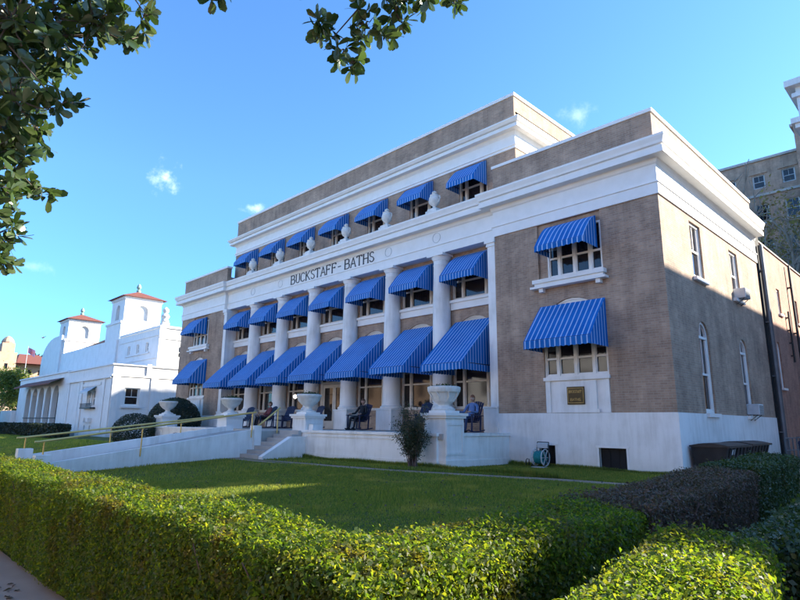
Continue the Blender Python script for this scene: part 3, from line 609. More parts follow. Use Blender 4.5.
# ---- porch terrace
PF, PXR, PXL = -3.8, -5.9, XL+5.9
EX0, EX1 = -20.75, -14.05                        # pier centres at the entrance
mb = MB(); mb.box(PXL+.1, PXR-.1, PF+.12, YW+.1, .9, 1.08); part(mb, 'porch_floor', 'concrete')
mb = MB()
def pwall(x0, x1, y0, y1):
    mb.box(x0, x1, y0, y1, -.3, 1.0); mb.box(x0-.04, x1+.04, y0-.04, y1+.04, -.3, .22)
    mb.box(x0-.05, x1+.05, y0-.06, y1+.05, 1.0, 1.10)
pwall(EX1+.3, PXR-.3, PF+.06, PF+.5); pwall(PXR-.5, PXR-.06, PF+.8, -.035); part(mb, 'porch_wall', 'white'); mb = MB(); pwall(PXL+.3, EX0-.3, PF+.06, PF+.5); pwall(PXL+.06, PXL+.5, PF+.8, -.035)
part(mb, 'porch_wall', 'white')
for i, cx in enumerate((PXR-.46, EX1, EX0, PXL+.46)):
    cy = PF+.63; w = .46
    mb = MB(); mb.box(cx-w-.04, cx+w+.04, cy-w-.04, cy+w+.04, -.35, .25); mb.box(cx-w, cx+w, cy-w, cy+w, .25, 1.58)
    for sx in (-1, 1):
        mb.box(cx+sx*(w+.012)-.012, cx+sx*(w+.012)+.012, cy-w+.02, cy-w+.12, .42, 1.45); mb.box(cx+sx*(w+.012)-.012, cx+sx*(w+.012)+.012, cy+w-.12, cy+w-.02, .42, 1.45)
        mb.box(cx+sx*(w+.012)-.012, cx+sx*(w+.012)+.012, cy-w+.12, cy+w-.12, .42, .5); mb.box(cx+sx*(w+.012)-.012, cx+sx*(w+.012)+.012, cy-w+.12, cy+w-.12, 1.36, 1.45)
    p_ = part(mb, 'porch_pier', 'white')
    mb = MB(); mb.box(cx-w-.06, cx+w+.06, cy-w-.06, cy+w+.06, 1.58, 1.66); mb.box(cx-w-.11, cx+w+.11, cy-w-.11, cy+w+.11, 1.66, 1.75); mb.box(cx-.36, cx+.36, cy-.36, cy+.36, 1.75, 1.83); mb.build('pier_cap', 'trim', p_)
    sx = 1 if i in (1, 3) else -1
    mb = MB(); mb.box(cx+sx*.47, cx+sx*.78, cy-.3, cy+.2, 1.10, 1.33); mb.build('pier_step', 'white', p_) if i != 0 else MB().box(cx-.2, cx+.2, cy+.47, cy+.75, 1.10, 1.24).build('pier_step', 'white', p_)
# recessed panels on the porch front
for a, b_ in ((EX1+.7, PXR-1.1), (PXL+1.1, EX0-.7)):
    mb = MB()
    mb.box(a, b_, PF+.035, PF+.058, .86, .95); mb.box(a, a+.1, PF+.035, PF+.058, .26, .86); mb.box(b_-.1, b_, PF+.035, PF+.058, .26, .86)
    part(mb, 'porch_moulding', 'white')
# steps up between the piers, cheek wall at their right
mb = MB()
for k in range(7):
    mb.box(-15.0, -13.62, -5.75+.3*k, -3.75, -.1 if k == 0 else .153*k-.002, .153*(k+1)-.002)
part(mb, 'entrance_steps', 'concrete')
mb = MB()
pts = [(-5.75, -.1), (-5.75, .10), (-4.45, .84), (PF+.12, .84), (PF+.12, -.1)]
for x0, x1 in ((-13.6, -13.32),):
    i = len(mb.v)
    for x in (x0, x1): mb.v += [(x, y, z) for y, z in pts]
    n_ = len(pts); mb.f.append(tuple(i+k for k in range(n_))); mb.f.append(tuple(i+n_+k for k in reversed(range(n_))))
    for k in range(n_): mb.f.append((i+k, i+(k+1) % n_, i+n_+(k+1) % n_, i+n_+k))
part(mb, 'step_cheek', 'white')
# porch light on the pier
mb = MB(); mb.lathe(0, 0, [(.01, -.07), (.05, -.05), (.075, 0), (.05, .05), (.01, .07)], 14); l_ = part(mb, 'pier_light', 'lampglass', smooth=True)
l_.parent = None; l_.location = (EX1+.48, -3.0, .72); tag(l_, 'small round light fixed to the white pier right of the steps', 'light'); l_.matrix_parent_inverse.identity()
mb = MB(); mb.lathe(0, 0, [(.01, -.1), (.07, -.07), (.10, 0), (.07, .07), (.01, .1)], 14); l_ = mb.build('globe_light', 'lampglass', None, smooth=True); l_.location = (-18.4, -.9, 2.7)
tag(l_, 'white globe lamp on a bracket under the awnings near the entrance', 'light'); mb = MB(); mb.tube([(0, 0, .08), (0, 0, .2), (0, 1.5, .2)], .012, 6); mb.build('bracket', 'iron', l_)

# ---- red brick rear wing
rb = empty('rear_wing', (-3, 20, 0), 'red brick rear wing behind the brown bathhouse with tall narrow windows', 'building'); inv = Matrix.Translation((3, -20, 0))
def rpart(mb, name, mat, **kw):
    o = mb.build(name, mat, None, **kw); o.parent = rb; o.matrix_parent_inverse = inv; return o
RW = Fr('R', -.12); RH = [(14.9, 15.5, 6.9, 8.2, False), (13.6, 14.2, 3.2, 5.4, True), (18.6, 19.3, 2.6, 5.0, True), (18.7, 19.3, 6.9, 8.2, False), (23.5, 24.2, 6.9, 8.2, False), (23.5, 24.2, 2.6, 5.0, True), (28.5, 29.2, 6.9, 8.2, False)]
mb = MB(); wall(mb, RW, 12.0, 38, -.4, 10.0, RH, .18); mb.quad((-.12, 12.0, -.4), (-14, 12.0, -.4), (-14, 12.0, 10), (-.12, 12.0, 10)); rpart(mb, 'brick_wall', 'redbrick')
mb = MB(); mb.box(-14, -.3, 12.05, 38, 9.8, 9.9); rpart(mb, 'roof', 'roof'); mb = MB(); mb.box(-.36, -.06, 11.97, 38, 10.0, 10.08); rpart(mb, 'coping', 'concrete')
for h in RH:
    o = window(RW, h[0], h[1], h[2], h[3], 'sash', d=.12, arch=h[4], frame='trim', parent=rb, lunette=False); o.matrix_parent_inverse = inv
    mb = MB(); RW.box(mb, h[0]-.08, h[1]+.08, -.1, .1, h[2]-.1, h[2]-.001); s_ = rpart(mb, 'window_sill', 'trim')
mb = MB(); mb.box(-.7, .02, YB+.02, 11.97, -.3, 10.4); rpart(mb, 'gap_shade', 'dark')  # near-black box: the shade of the gap put into its colour
def pipe(pts, r, label, mat='pipe'):
    mb = MB(); mb.tube(pts, r, 8); o = mb.build('downpipe', mat, smooth=True); tag(o, label, 'pipe')
    p = pts[-1]
    for k in range(4):
        z = pts[0][2]+(p[2]-pts[0][2])*(k+.5)/4; MB().box(-.12, p[0]+.02, p[1]-r-.03, p[1]+r+.03, z-.03, z+.03).build('bracket', mat, o)
    return o
pipe([(.16, 11.55, 9.6), (.16, 11.55, 0)], .11, 'thick grey downpipe in the gap between brown and red brick walls')
pipe([(.04, 17.6, 9.9), (.04, 17.6, .1)], .06, 'thin dark downpipe running full height down the red brick wall', 'iron')
pipe([(0, 16.3, 7.2), (0, 16.3, 4.6)], .045, 'short dark pipe on the red brick wall nearer the brown building', 'iron')
pipe([(0, 19.9, 6.7), (0, 19.9, 4.4)], .045, 'short dark pipe on the red brick wall farther along the side', 'iron')
# window air conditioners
for y, z, lab in ((7.58, 6.62, 'beige window air conditioner in the upper side window'), (7.53, 2.06, 'white window air conditioner in the arched lower side window')):
    o = empty('air_conditioner', (0, y, z), lab, 'air conditioner', 'window air conditioners on the side wall')
    mb = MB(); mb.box(-.05, .38, -.32, .32, -.2, .2); mb.build('casing', 'plastic', o, bevel=.02)
    mb = MB()
    for k in range(6): mb.box(.381, .39, -.27, .27, -.16+k*.055, -.135+k*.055)
    mb.build('louvre', 'pipe', o); mb = MB(); mb.bar((.02, -.25, -.2), (.3, -.25, -.2), .02); mb.bar((.02, .25, -.2), (.3, .25, -.2), .02); mb.bar((.03, -.25, -.42), (.3, -.25, -.21), .02); mb.bar((.03, .25, -.42), (.3, .25, -.21), .02); mb.build('support_bracket', 'iron', o)

# ---- urns on the cornice
def roofurn():
    o = empty('stone_urn')
    mb = MB(); mb.box(-.36, .36, -.26, .26, 0, .14); mb.box(-.27, .27, -.22, .22, .14, .24); mb.build('base', 'cast', o, bevel=.01)
    mb = MB(); mb.lathe(0, 0, [(.15, .24), (.16, .28), (.08, .34), (.09, .40), (.20, .50), (.25, .62), (.27, .76), (.25, .86), (.20, .92), (.22, .96), (.22, .99), (.10, 1.03), (.09, 1.08), (.13, 1.13), (.08, 1.2), (.02, 1.24)], 18); mb.build('body', 'cast', o, smooth=True)
    for sx in (-1, 1):
        mb = MB(); mb.tube([(sx*.24, 0, .84), (sx*.34, 0, .88), (sx*.37, 0, .76), (sx*.30, 0, .62), (sx*.2, 0, .54)], .028, 6); mb.build('handle', 'cast', o, smooth=True)
    return o
def children(o): return [c for c in bpy.data.objects if c.parent is o]
def copy_tree(o, parent=None):
    c = o.copy(); COL.objects.link(c)
    if parent: c.parent = parent
    for ch in children(o): copy_tree(ch, c)
    return c
words = ['first', 'second', 'third', 'fourth', 'fifth', 'sixth', 'seventh']
proto = roofurn()
for i, x in enumerate(cols):
    o = proto if i == 0 else copy_tree(proto); o.location = (x+.02, .02, 10.535); o.rotation_euler.z = random.uniform(-.06, .06); o.scale = (.95, .95, .88)
    tag(o, f'stone urn on the cornice between the {words[i]} and {words[i+1]} top awnings from the right', 'urn', 'stone urns along the cornice')
# ---- planters on the porch piers
def planter(square=False):
    o = empty('planter_urn')
    if square:
        mb = MB(); mb.lathe(0, 0, [(.36, 0), (.38, .05), (.30, .12), (.20, .16), (.20, .20), (.34, .30), (.47, .56), (.54, .62), (.56, .70), (.56, .78), (.50, .80), (.46, .72)], 16); mb.build('bowl', 'cast', o)
        mb = MB()
        for k in range(8):
            t = 2*math.pi*k/8+.2; mb.tube([(.34*math.cos(t), .34*math.sin(t), .32), (.44*math.cos(t+.12), .44*math.sin(t+.12), .46), (.52*math.cos(t), .52*math.sin(t), .60)], [.02, .035, .02], 6)
        mb.build('relief', 'cast', o, smooth=True)
    else:
        mb = MB(); mb.lathe(0, 0, [(.34, 0), (.34, .05), (.20, .10), (.13, .18), (.15, .24), (.30, .33), (.45, .48), (.50, .62), (.53, .64), (.55, .68), (.55, .74), (.50, .76), (.46, .7)], 28); mb.build('bowl', 'cast', o, smooth=True)
    mb = MB(); mb.lathe(0, 0, [(.44, .66), (.3, .70), (.05, .72)], 14); mb.build('soil', 'soil', o)
    n = 500; P = np.stack([rng.normal(0, .18, n), rng.normal(0, .18, n), .76+abs(rng.normal(0, .05, n))], 1); V, F = leafquads(P, randdirs(n, (0, 0, 1), .8), np.full(n, .06)); npmesh('foliage', V, F, 'darkhedge', o); return o
pl = ['white carved planter urn on the porch pier behind the dark shrub', 'white stone planter urn on the pier at the right of the steps', 'white stone planter urn on the pier at the left of the steps', 'white stone planter urn on the far left porch pier beside the dark hedge']
a = planter(True); b_ = planter(False)
for i, cx in enumerate((PXR-.46, EX1, EX0, PXL+.46)):
    o = a if i == 0 else (b_ if i == 1 else copy_tree(b_)); o.location = (cx, PF+.63, 1.83); tag(o, pl[i], 'urn', 'planters on the porch piers')

# ---- ramp with low white cheek walls
rp = empty('entrance_ramp', (-16.1, -9, 0), 'white walled ramp sloping from the sidewalk up to the porch', 'ramp'); inv = Matrix.Translation((16.1, 9, 0))
def prism_x(mb, x0, x1, pts):
    i = len(mb.v); n_ = len(pts)
    for x in (x0, x1): mb.v += [(x, y, z) for y, z in pts]
    mb.f.append(tuple(i+k for k in range(n_))); mb.f.append(tuple(i+n_+k for k in reversed(range(n_))))
    for k in range(n_): mb.f.append((i+k, i+(k+1) % n_, i+n_+(k+1) % n_, i+n_+k))
for x0, x1, up_ in ((-15.22, -15.0, 0), (-17.6, -17.35, .17)):
    mb = MB(); prism_x(mb, x0, x1, [(-12.5, -.45), (-12.5, .04+up_), (-5.2, 1.10+up_*.6), (-5.2, -.3)]); o = mb.build('cheek_wall', 'white'); o.parent = rp; o.matrix_parent_inverse = inv
    mb = MB(); mb.box(x0-.06, x1+.06, -12.95, -12.5, -.45, .29+up_*.7); o = mb.build('end_pillar', 'white'); o.parent = rp; o.matrix_parent_inverse = inv
    mb = MB(); mb.box(x0-.05, x1+.05, -5.2, -4.85, -.3, 1.26); o = mb.build('end_pillar', 'white'); o.parent = rp; o.matrix_parent_inverse = inv
mb = MB(); prism_x(mb, -17.35, -15.22, [(-12.9, -.4), (-12.9, -.28), (-5.2, 1.0), (PF+.12, 1.06), (PF+.12, -.3)]); o = mb.build('ramp_surface', 'concrete'); o.parent = rp; o.matrix_parent_inverse = inv
def rail(x, y0, z0, y1, z1, posts, label, foot=.6, extra=None):
    o = empty('handrail', (x, y0, z0-foot), label, 'handrail', 'brass handrails at the entrance'); mb = MB()
    pts = [(0, -.12, -.0), (0, 0, .0), (0, y1-y0, z1-z0)]
    if extra: pts += [(e[0]-x, e[1]-y0, e[2]-z0) for e in extra]
    mb.tube([(p[0], p[1], p[2]+foot) for p in pts], .036, 8); mb.build('rail', 'brass', o, smooth=True)
    for yp in posts:
        z = foot+(z1-z0)*(yp-y0)/(y1-y0); mb = MB(); mb.tube([(0, yp-y0, z), (0, yp-y0, z-1.0 if yp > -12 else z-.42)], .024, 8); mb.build('post', 'brass', o, smooth=True)
rail(-15.0+.03, -12.9, .71, -5.15, 1.80, (-12.75, -9.7, -5.3), 'brass handrail along the near side of the white ramp')
rail(-17.42, -12.9, .78, -5.3, 1.66, (-12.75, -9.95, -7.2), 'brass handrail along the far side of the white ramp')
rail(-15.1, -5.1, 1.12, -3.9, 2.02, (-4.9, -4.0), 'short brass handrail rising with the porch steps')

# ---- rocking chairs and sitters on the porch
def rocker():
    o = empty('rocking_chair'); mb = MB()
    for k in range(6): mb.bar((-.29, -.3+k*.11, .42-.012*k), (.29, -.3+k*.11, .42-.012*k), .09, .02)
    mb.build('seat', 'chair', o)
    mb = MB()
    for k in range(7):
        x = -.255+k*.085; top = 1.14-.9*x*x; mb.bar((x, .27, .40), (x*1.12, .27+.52*(top-.4), top), .07, .018, upv=(0, -1, 0))
    mb.bar((-.29, .33, .52), (.29, .33, .52), .05, .03); mb.bar((-.3, .56, .96), (.3, .56, .96), .05, .03); mb.build('backrest', 'chair', o)
    for sx in (-1, 1):
        mb = MB(); mb.bar((sx*.34, -.36, .64), (sx*.34, .44, .60), .12, .025); mb.build('armrest', 'chair', o)
        mb = MB(); mb.bar((sx*.32, -.32, .05), (sx*.32, -.30, .63), .05); mb.build('leg', 'chair', o)
        mb = MB(); mb.bar((sx*.32, .30, .06), (sx*.32, .36, .60), .05); mb.build('leg', 'chair', o)
        mb = MB(); mb.tube([(sx*.32, y, .03+.13*(y-.0)**2*1.2) for y in np.linspace(-.5, .62, 9)], .025, 6); mb.build('rocker', 'chair', o)
    return o
chairs = [(-6.95, -1.15, .15, 'navy rocking chair on the porch end holding the person in blue'), (-9.45, -1.3, -.1, 'empty navy rocking chair on the porch behind the dark shrub'),
          (-12.95, -1.3, .2, 'navy rocking chair holding the person in black'), (-19.0, -1.2, .15, 'navy rocking chair nearest the steps on their far side'),
          (-20.3, -1.5, -.15, 'navy rocking chair with the person in dark red near the steps'), (-22.9, -1.3, .1, 'navy rocking chair behind the urn left of the steps'), (-17.0, -.9, -.1, 'navy rocking chair in front of the entrance door')]
cp = rocker()
for i, (x, y, rz, lab) in enumerate(chairs):
    o = cp if i == 0 else copy_tree(cp); o.location = (x, y, 1.10); o.rotation_euler.z = rz; tag(o, lab, 'chair', 'rocking chairs on the porch')
def person(loc, rz, top, legs, hair, label, reach=0):
    """seated figure grown with a skin modifier, leaning back in the rocker; -Y is forward"""
    J = {'pel': (0, .12, .50), 'sp': (0, .24, .72), 'ch': (0, .33, .92), 'nk': (0, .36, 1.08), 'hd0': (0, .34, 1.14)}
    V = [(0, .12, .52), (0, .22, .70), (0, .32, .90), (0, .37, 1.03), (0, .36, 1.12)]; Rr = [.15, .13, .145, .09, .055]; E = [(0, 1), (1, 2), (2, 3), (3, 4)]
    for sx in (-1, 1):
        i = len(V); V += [(sx*.10, .08, .50), (sx*.13, -.36, .53), (sx*.13, -.44, .12), (sx*.13, -.60, .06)]; Rr += [.10, .065, .045, .04]; E += [(0, i), (i, i+1), (i+1, i+2), (i+2, i+3)]
        i = len(V); V += [(sx*.20, .33, .98), (sx*.29, .16, .72), (sx*.26, -.12-.12*reach, .70+.04*reach), (sx*.25, -.20-.14*reach, .69+.05*reach)]; Rr += [.062, .046, .036, .034]; E += [(3, i), (i, i+1), (i+1, i+2), (i+2, i+3)]
    me = bpy.data.meshes.new('person'); me.from_pydata(V, E, []); o = bpy.data.objects.new('tmp', me); COL.objects.link(o)
    sk = o.modifiers.new('s', 'SKIN'); o.modifiers.new('d', 'SUBSURF').levels = 2; o.modifiers['d'].render_levels = 2
    for k, d in enumerate(me.skin_vertices[0].data): d.radius = (Rr[k], Rr[k]*(.72 if k < 4 else 1)); d.use_root = (k == 0)
    bpy.context.view_layer.update()
    ev = o.evaluated_get(bpy.context.evaluated_depsgraph_get()); nm = bpy.data.meshes.new_from_object(ev); bpy.data.objects.remove(o)
    for mm in (MAT['skin'], top, legs): nm.materials.append(mm)
    for p in nm.polygons:
        c = p.center; p.use_smooth = True
        if c.z > 1.08 or (abs(c.x) > .2 and c.y < -.15-.14*reach and c.z > .6): p.material_index = 0
        elif (c.z < .6 and c.y < .1) or c.z < .5: p.material_index = 2
        else: p.material_index = 1
    body = bpy.data.objects.new('person', nm); COL.objects.link(body); body.location = loc; body.rotation_euler.z = rz; tag(body, label, 'person')
    # head with nose, brow, ears
    bm = bmesh.new(); bmesh.ops.create_uvsphere(bm, u_segments=20, v_segments=14, radius=.1)
    for v in bm.verts:
        v.co.x *= .78; v.co.z *= 1.18
        if v.co.z < -.02: v.co.x *= 1+.9*(v.co.z+.02); v.co.y *= 1+.8*(v.co.z+.02)
        if v.co.y < -.06 and abs(v.co.x) < .018 and -.035 < v.co.z < .02: v.co.y -= .024
        if v.co.y < -.05 and abs(abs(v.co.x)-.035) < .02 and .005 < v.co.z < .035: v.co.y += .01
    m_ = bpy.data.meshes.new('head'); bm.to_mesh(m_); bm.free(); m_.materials.append(MAT['skin'])
    for p in m_.polygons: p.use_smooth = True
    h = bpy.data.objects.new('head', m_); COL.objects.link(h); h.parent = body; h.location = (0, .33, 1.24)
    for sx in (-1, 1):
        mb = MB(); mb.lathe(0, 0, [(.004, -.012), (.012, -.006), (.012, .006), (.004, .012)], 8); e = mb.build('eye', 'dark', h, smooth=True); e.location = (sx*.032, -.083, .02); e.scale = (.8, .5, .6)
        mb = MB(); mb.lathe(0, 0, [(.005, -.03), (.018, -.01), (.02, .015), (.008, .03)], 8); e = mb.build('ear', 'skin', h, smooth=True); e.location = (sx*.08, .005, .005); e.scale = (.4, 1, 1)
    mb = MB(); mb.bar((-.022, -.085, -.052), (.022, -.085, -.052), .008, .006); mb.build('mouth', 'redcloth', h)
    bm = bmesh.new(); bmesh.ops.create_uvsphere(bm, u_segments=20, v_segments=14, radius=.112)
    for v in bm.verts:
        v.co.x *= .8; v.co.z *= 1.18; v.co += Vector((0, .014, .01))
        if v.co.z < .03 and v.co.y < .0: v.co.y = max(v.co.y, .0)+.02
    m_ = bpy.data.meshes.new('hair'); bm.to_mesh(m_); bm.free(); m_.materials.append(MAT[hair])
    for p in m_.polygons: p.use_smooth = True
    q = bpy.data.objects.new('hair', m_); COL.objects.link(q); q.parent = h
    # hands: palm with four fingers and a thumb over the arm of the chair
    for sx in (-1, 1):
        mb = MB(); bx, by, bz = sx*.25, -.22-.14*reach, .685+.05*reach
        mb.tube([(bx, by+.03, bz), (bx, by-.02, bz), (bx, by-.07, bz-.005)], [.026, .036, .032], 8)
        for k, L in enumerate((.062, .074, .07, .052)):
            fx = bx+(-.027+.018*k); mb.tube([(fx, by-.06, bz), (fx, by-.06-L*.6, bz-.008), (fx, by-.06-L, bz-.03)], [.0085, .008, .006], 6)
        mb.tube([(bx-sx*.03, by-.01, bz), (bx-sx*.052, by-.045, bz-.008), (bx-sx*.055, by-.075, bz-.016)], [.011, .009, .007], 6); mb.build('hand', 'skin', body, smooth=True)
    for sx in (-1, 1):
        mb = MB(); mb.tube([(sx*.13, -.40, .045), (sx*.13, -.52, .055), (sx*.135, -.66, .035)], [.045, .05, .03], 10); mb.build('shoe', 'blackcloth', body, smooth=True)
    return body
def at_chair(i): x, y, rz, _ = chairs[i]; return (x, y, 1.10), rz
l_, r_ = at_chair(0); person(l_, r_, MAT['bluecloth'], MAT['denim'], 'auburn', 'person in a blue shirt leaning back in a rocking chair at the porch end', 1)
l_, r_ = at_chair(2); person(l_, r_, MAT['blackcloth'], MAT['blackcloth'], 'hair', 'person in black clothes sitting in a rocking chair between two columns')
l_, r_ = at_chair(4); person(l_, r_, MAT['redcloth'], MAT['blackcloth'], 'hair', 'person in a dark red top sitting in a rocking chair left of the steps')

# ---- hose reel by the basement window
hr = empty('hose_reel', (-4.45, -.42, 0), 'hose reel cart with teal hose against the white wall', 'hose reel')
mb = MB(); mb.tube([(math.cos(t)*(.17+.012*((k//20) % 3)), 0, 0) if False else (-.16+.32*(k/119), .19*math.cos(t), .32+.19*math.sin(t)) for k, t in enumerate(np.linspace(0, 2*math.pi*6, 120))], .03, 6); mb.tube([(-.15+.3*(k/119), .14*math.cos(t), .32+.14*math.sin(t)) for k, t in enumerate(np.linspace(0, 2*math.pi*6, 120))], .03, 6); mb.build('hose', 'teal', hr, smooth=True)
for sx in (-1, 1):
    mb = MB(); mb.tube([(sx*.19, .27*math.cos(t), .32+.27*math.sin(t)) for t in np.linspace(0, 2*math.pi, 25)], .018, 6, False)
    for k in range(6):
        t = math.pi*k/3; mb.bar((sx*.19, 0, .32), (sx*.19, .26*math.cos(t), .32+.26*math.sin(t)), .03, .015)
    mb.build('wheel', 'plastic', hr)
mb = MB()
for sx in (-1, 1): mb.tube([(sx*.24, -.2, .02), (sx*.24, .12, .3), (sx*.22, .2, .82)], .016, 6)
mb.tube([(-.22, .2, .82), (.22, .2, .82)], .018, 6); mb.bar((-.24, -.2, .02), (.24, -.2, .02), .03); mb.build('frame', 'iron', hr); mb = MB(); mb.box(-.2, .2, .12, .2, .62, .78); mb.build('hose_guide', 'plastic', hr, bevel=.01)
mb = MB(); mb.tube([(0, 0, 0), (0, 0, .22), (.05, 0, .27), (.12, 0, .26), (.12, 0, .02)], .015, 6); o = mb.build('water_standpipe', 'iron'); o.location = (-5.1, -.3, -.02); tag(o, 'small dark bent water pipe sticking up left of the hose reel', 'pipe')
mb = MB(); mb.box(-.22, .22, -.16, .16, 0, .04); o = mb.build('stone_slab', 'concrete', bevel=.01); o.location = (-4.28, -.78, 0); tag(o, 'small pale slab on the grass under the hose reel', 'slab')

# ---- wheeled rubbish containers beside the side wall
def dumpster():
    o = empty('rubbish_container'); mb = MB()
    P0 = [(.06, .10), (.80, .10), (.80, 2.1), (.06, 2.1)]; P1 = [(-.02, 0), (.98, 0), (.98, 2.2), (-.02, 2.2)]
    i = len(mb.v); mb.v += [(x, y, .16) for x, y in P0]+[(x, y, .84) for x, y in P1]; mb.f += [tuple(i+k for k in q) for q in ((3, 2, 1, 0), (4, 5, 6, 7), (0, 1, 5, 4), (1, 2, 6, 5), (2, 3, 7, 6), (3, 0, 4, 7))]
    for k in range(6): y = .25+k*.34; mb.bar((.825, y, .2), (.985, y+.0, .80), .05, .03)
    mb.build('body', 'bin', o, bevel=.01)
    for y0, y1 in ((-.03, 1.08), (1.10, 2.23)):
        mb = MB(); n_ = 8; pr = [(-.05+1.08*k/n_, .85+.08*math.sin(math.pi*k/n_)) for k in range(n_+1)]
        for k in range(n_): mb.quad((pr[k][0], y0, pr[k][1]), (pr[k+1][0], y0, pr[k+1][1]), (pr[k+1][0], y1, pr[k+1][1]), (pr[k][0], y1, pr[k][1]))
        for y in (y0, y1): mb.poly([(p[0], y, p[1]) for p in pr]+[(1.03, y, .81), (-.05, y, .81)])
        mb.box(1.0, 1.04, y0, y1, .80, .86); mb.build('lid', 'bin', o)
    for x, y in ((.15, .25), (.72, .25), (.15, 1.95), (.72, 1.95)): mb = MB(); mb.tube([(x-.03, y, .08), (x+.03, y, .08)], .08, 12); mb.build('wheel', 'iron', o)
    return o
d0 = dumpster(); d0.location = (.14, .42, 0); tag(d0, 'dark rubbish container with a pale sticker nearest the building corner', 'dumpster', 'rubbish containers by the side wall')
d1 = copy_tree(d0); d1.location = (.14, 2.72, .02); tag(d1, 'dark rubbish container farther from the building corner', 'dumpster', 'rubbish containers by the side wall')
mb = MB(); mb.bar((.93, .50, .60), (.965, .50, .735), .28, .006, upv=(1, 0, 0)); st = MB(); st.quad((.925, .35, .60), (.925, .62, .60), (.965, .62, .75), (.965, .35, .75)); o = st.build('sticker', 'plastic', d0); o.location = (.006, .1, 0)
# railing and clutter past the corner
def fence_rail(x0, y0, x1, y1, label):
    o = empty('metal_railing', (x0, y0, 0), label, 'railing', 'grey railings by the side path'); dx, dy = x1-x0, y1-y0
    for z in (.5, .98):
        mb = MB(); mb.tube([(0, 0, z), (dx, dy, z)], .025, 6); mb.build('rail', 'pipe', o)
    n_ = 5
    for k in range(n_+1): mb = MB(); mb.tube([(dx*k/n_, dy*k/n_, 0), (dx*k/n_, dy*k/n_, 1.0)], .025, 6); mb.build('post', 'pipe', o)
fence_rail(.2, 13.5, 4.0, 13.8, 'grey metal railing behind the far end of the brown building')
fence_rail(.6, 9.4, .7, 12.2, 'grey metal railing beside the foot of the downpipe')
mb = MB(); mb.lathe(0, 0, [(.22, 0), (.26, .05), (.29, .8), (.31, .82), (.28, .9), (.1, .98)], 16); o = mb.build('litter_bin', 'denim', smooth=True); o.location = (1.55, 8.3, 0); tag(o, 'small blue litter bin beside the path at the far corner', 'bin')

# ================================================================= PLANTS
def foliage_box(n, cx, cy, hx, hy, z0, z1, round_=.11, top_only=False, jit=.03, rot=0, wav=.022):
    """points and normals on a clipped hedge: rounded box shell, thinner inside"""
    A = np.array([2*hx*2*hy, 2*hx*(z1-z0), 2*hx*(z1-z0), 2*hy*(z1-z0), 2*hy*(z1-z0)]); A /= A.sum(); f = rng.choice(5, n, p=A); u = rng.uniform(-1, 1, n); v = rng.uniform(-1, 1, n)
    hz = (z1-z0)/2; zc = (z0+z1)/2
    X = np.where(f == 0, u*hx, np.where(f <= 2, u*hx, np.where(f == 3, hx, -hx))); Y = np.where(f == 0, v*hy, np.where(f == 1, -hy, np.where(f == 2, hy, u*hy))); Z = np.where(f == 0, hz, v*hz)
    N = np.zeros((n, 3)); N[f == 0, 2] = 1; N[f == 1, 1] = -1; N[f == 2, 1] = 1; N[f == 3, 0] = 1; N[f == 4, 0] = -1
    P = np.stack([X, Y, Z], 1); H = np.array([hx, hy, hz]); q = np.maximum(abs(P)-(H-round_), 0); q[:, 2] = np.where(P[:, 2] < 0, 0, q[:, 2])
    L = np.linalg.norm(q, axis=1); s = np.where(L > round_, round_/np.maximum(L, 1e-6), 1)[:, None]
    P = np.sign(P)*(np.minimum(abs(P), H-round_)+q*s)*np.array([1, 1, 1]); P[:, 2] = np.where(abs(np.stack([X, Y, Z], 1)[:, 2]) > 1e9, 0, P[:, 2])
    dep = -abs(rng.normal(0, 1, n))*jit*1.6+np.where(rng.random(n) < .06, rng.random(n)*.055, 0)
    P = P+N*(dep+jit*.6*rng.normal(size=n)*.5)[:, None]+rng.normal(0, .012, (n, 3))
    wx = P[:, 0]; wy = P[:, 1]; off = wav*(np.sin(wx*2.1+wy*1.3)+np.sin(wx*4.7-wy*3.1+1)*.6+np.sin(wy*6.1+wx)*.5+.5*np.sin(wx*9.3+2))
    P += N*off[:, None]
    P[:, 1] *= 1-.22*np.clip((hz-P[:, 2])/(2*hz), 0, 1)**1.3 if hx > hy else 1
    P[:, 0] *= 1-.22*np.clip((hz-P[:, 2])/(2*hz), 0, 1)**1.3 if hx <= hy else 1
    c, s_ = math.cos(rot), math.sin(rot); P = np.stack([P[:, 0]*c-P[:, 1]*s_, P[:, 0]*s_+P[:, 1]*c, P[:, 2]], 1); N = np.stack([N[:, 0]*c-N[:, 1]*s_, N[:, 0]*s_+N[:, 1]*c, N[:, 2]], 1)
    P += np.array([cx, cy, zc]); return P, N
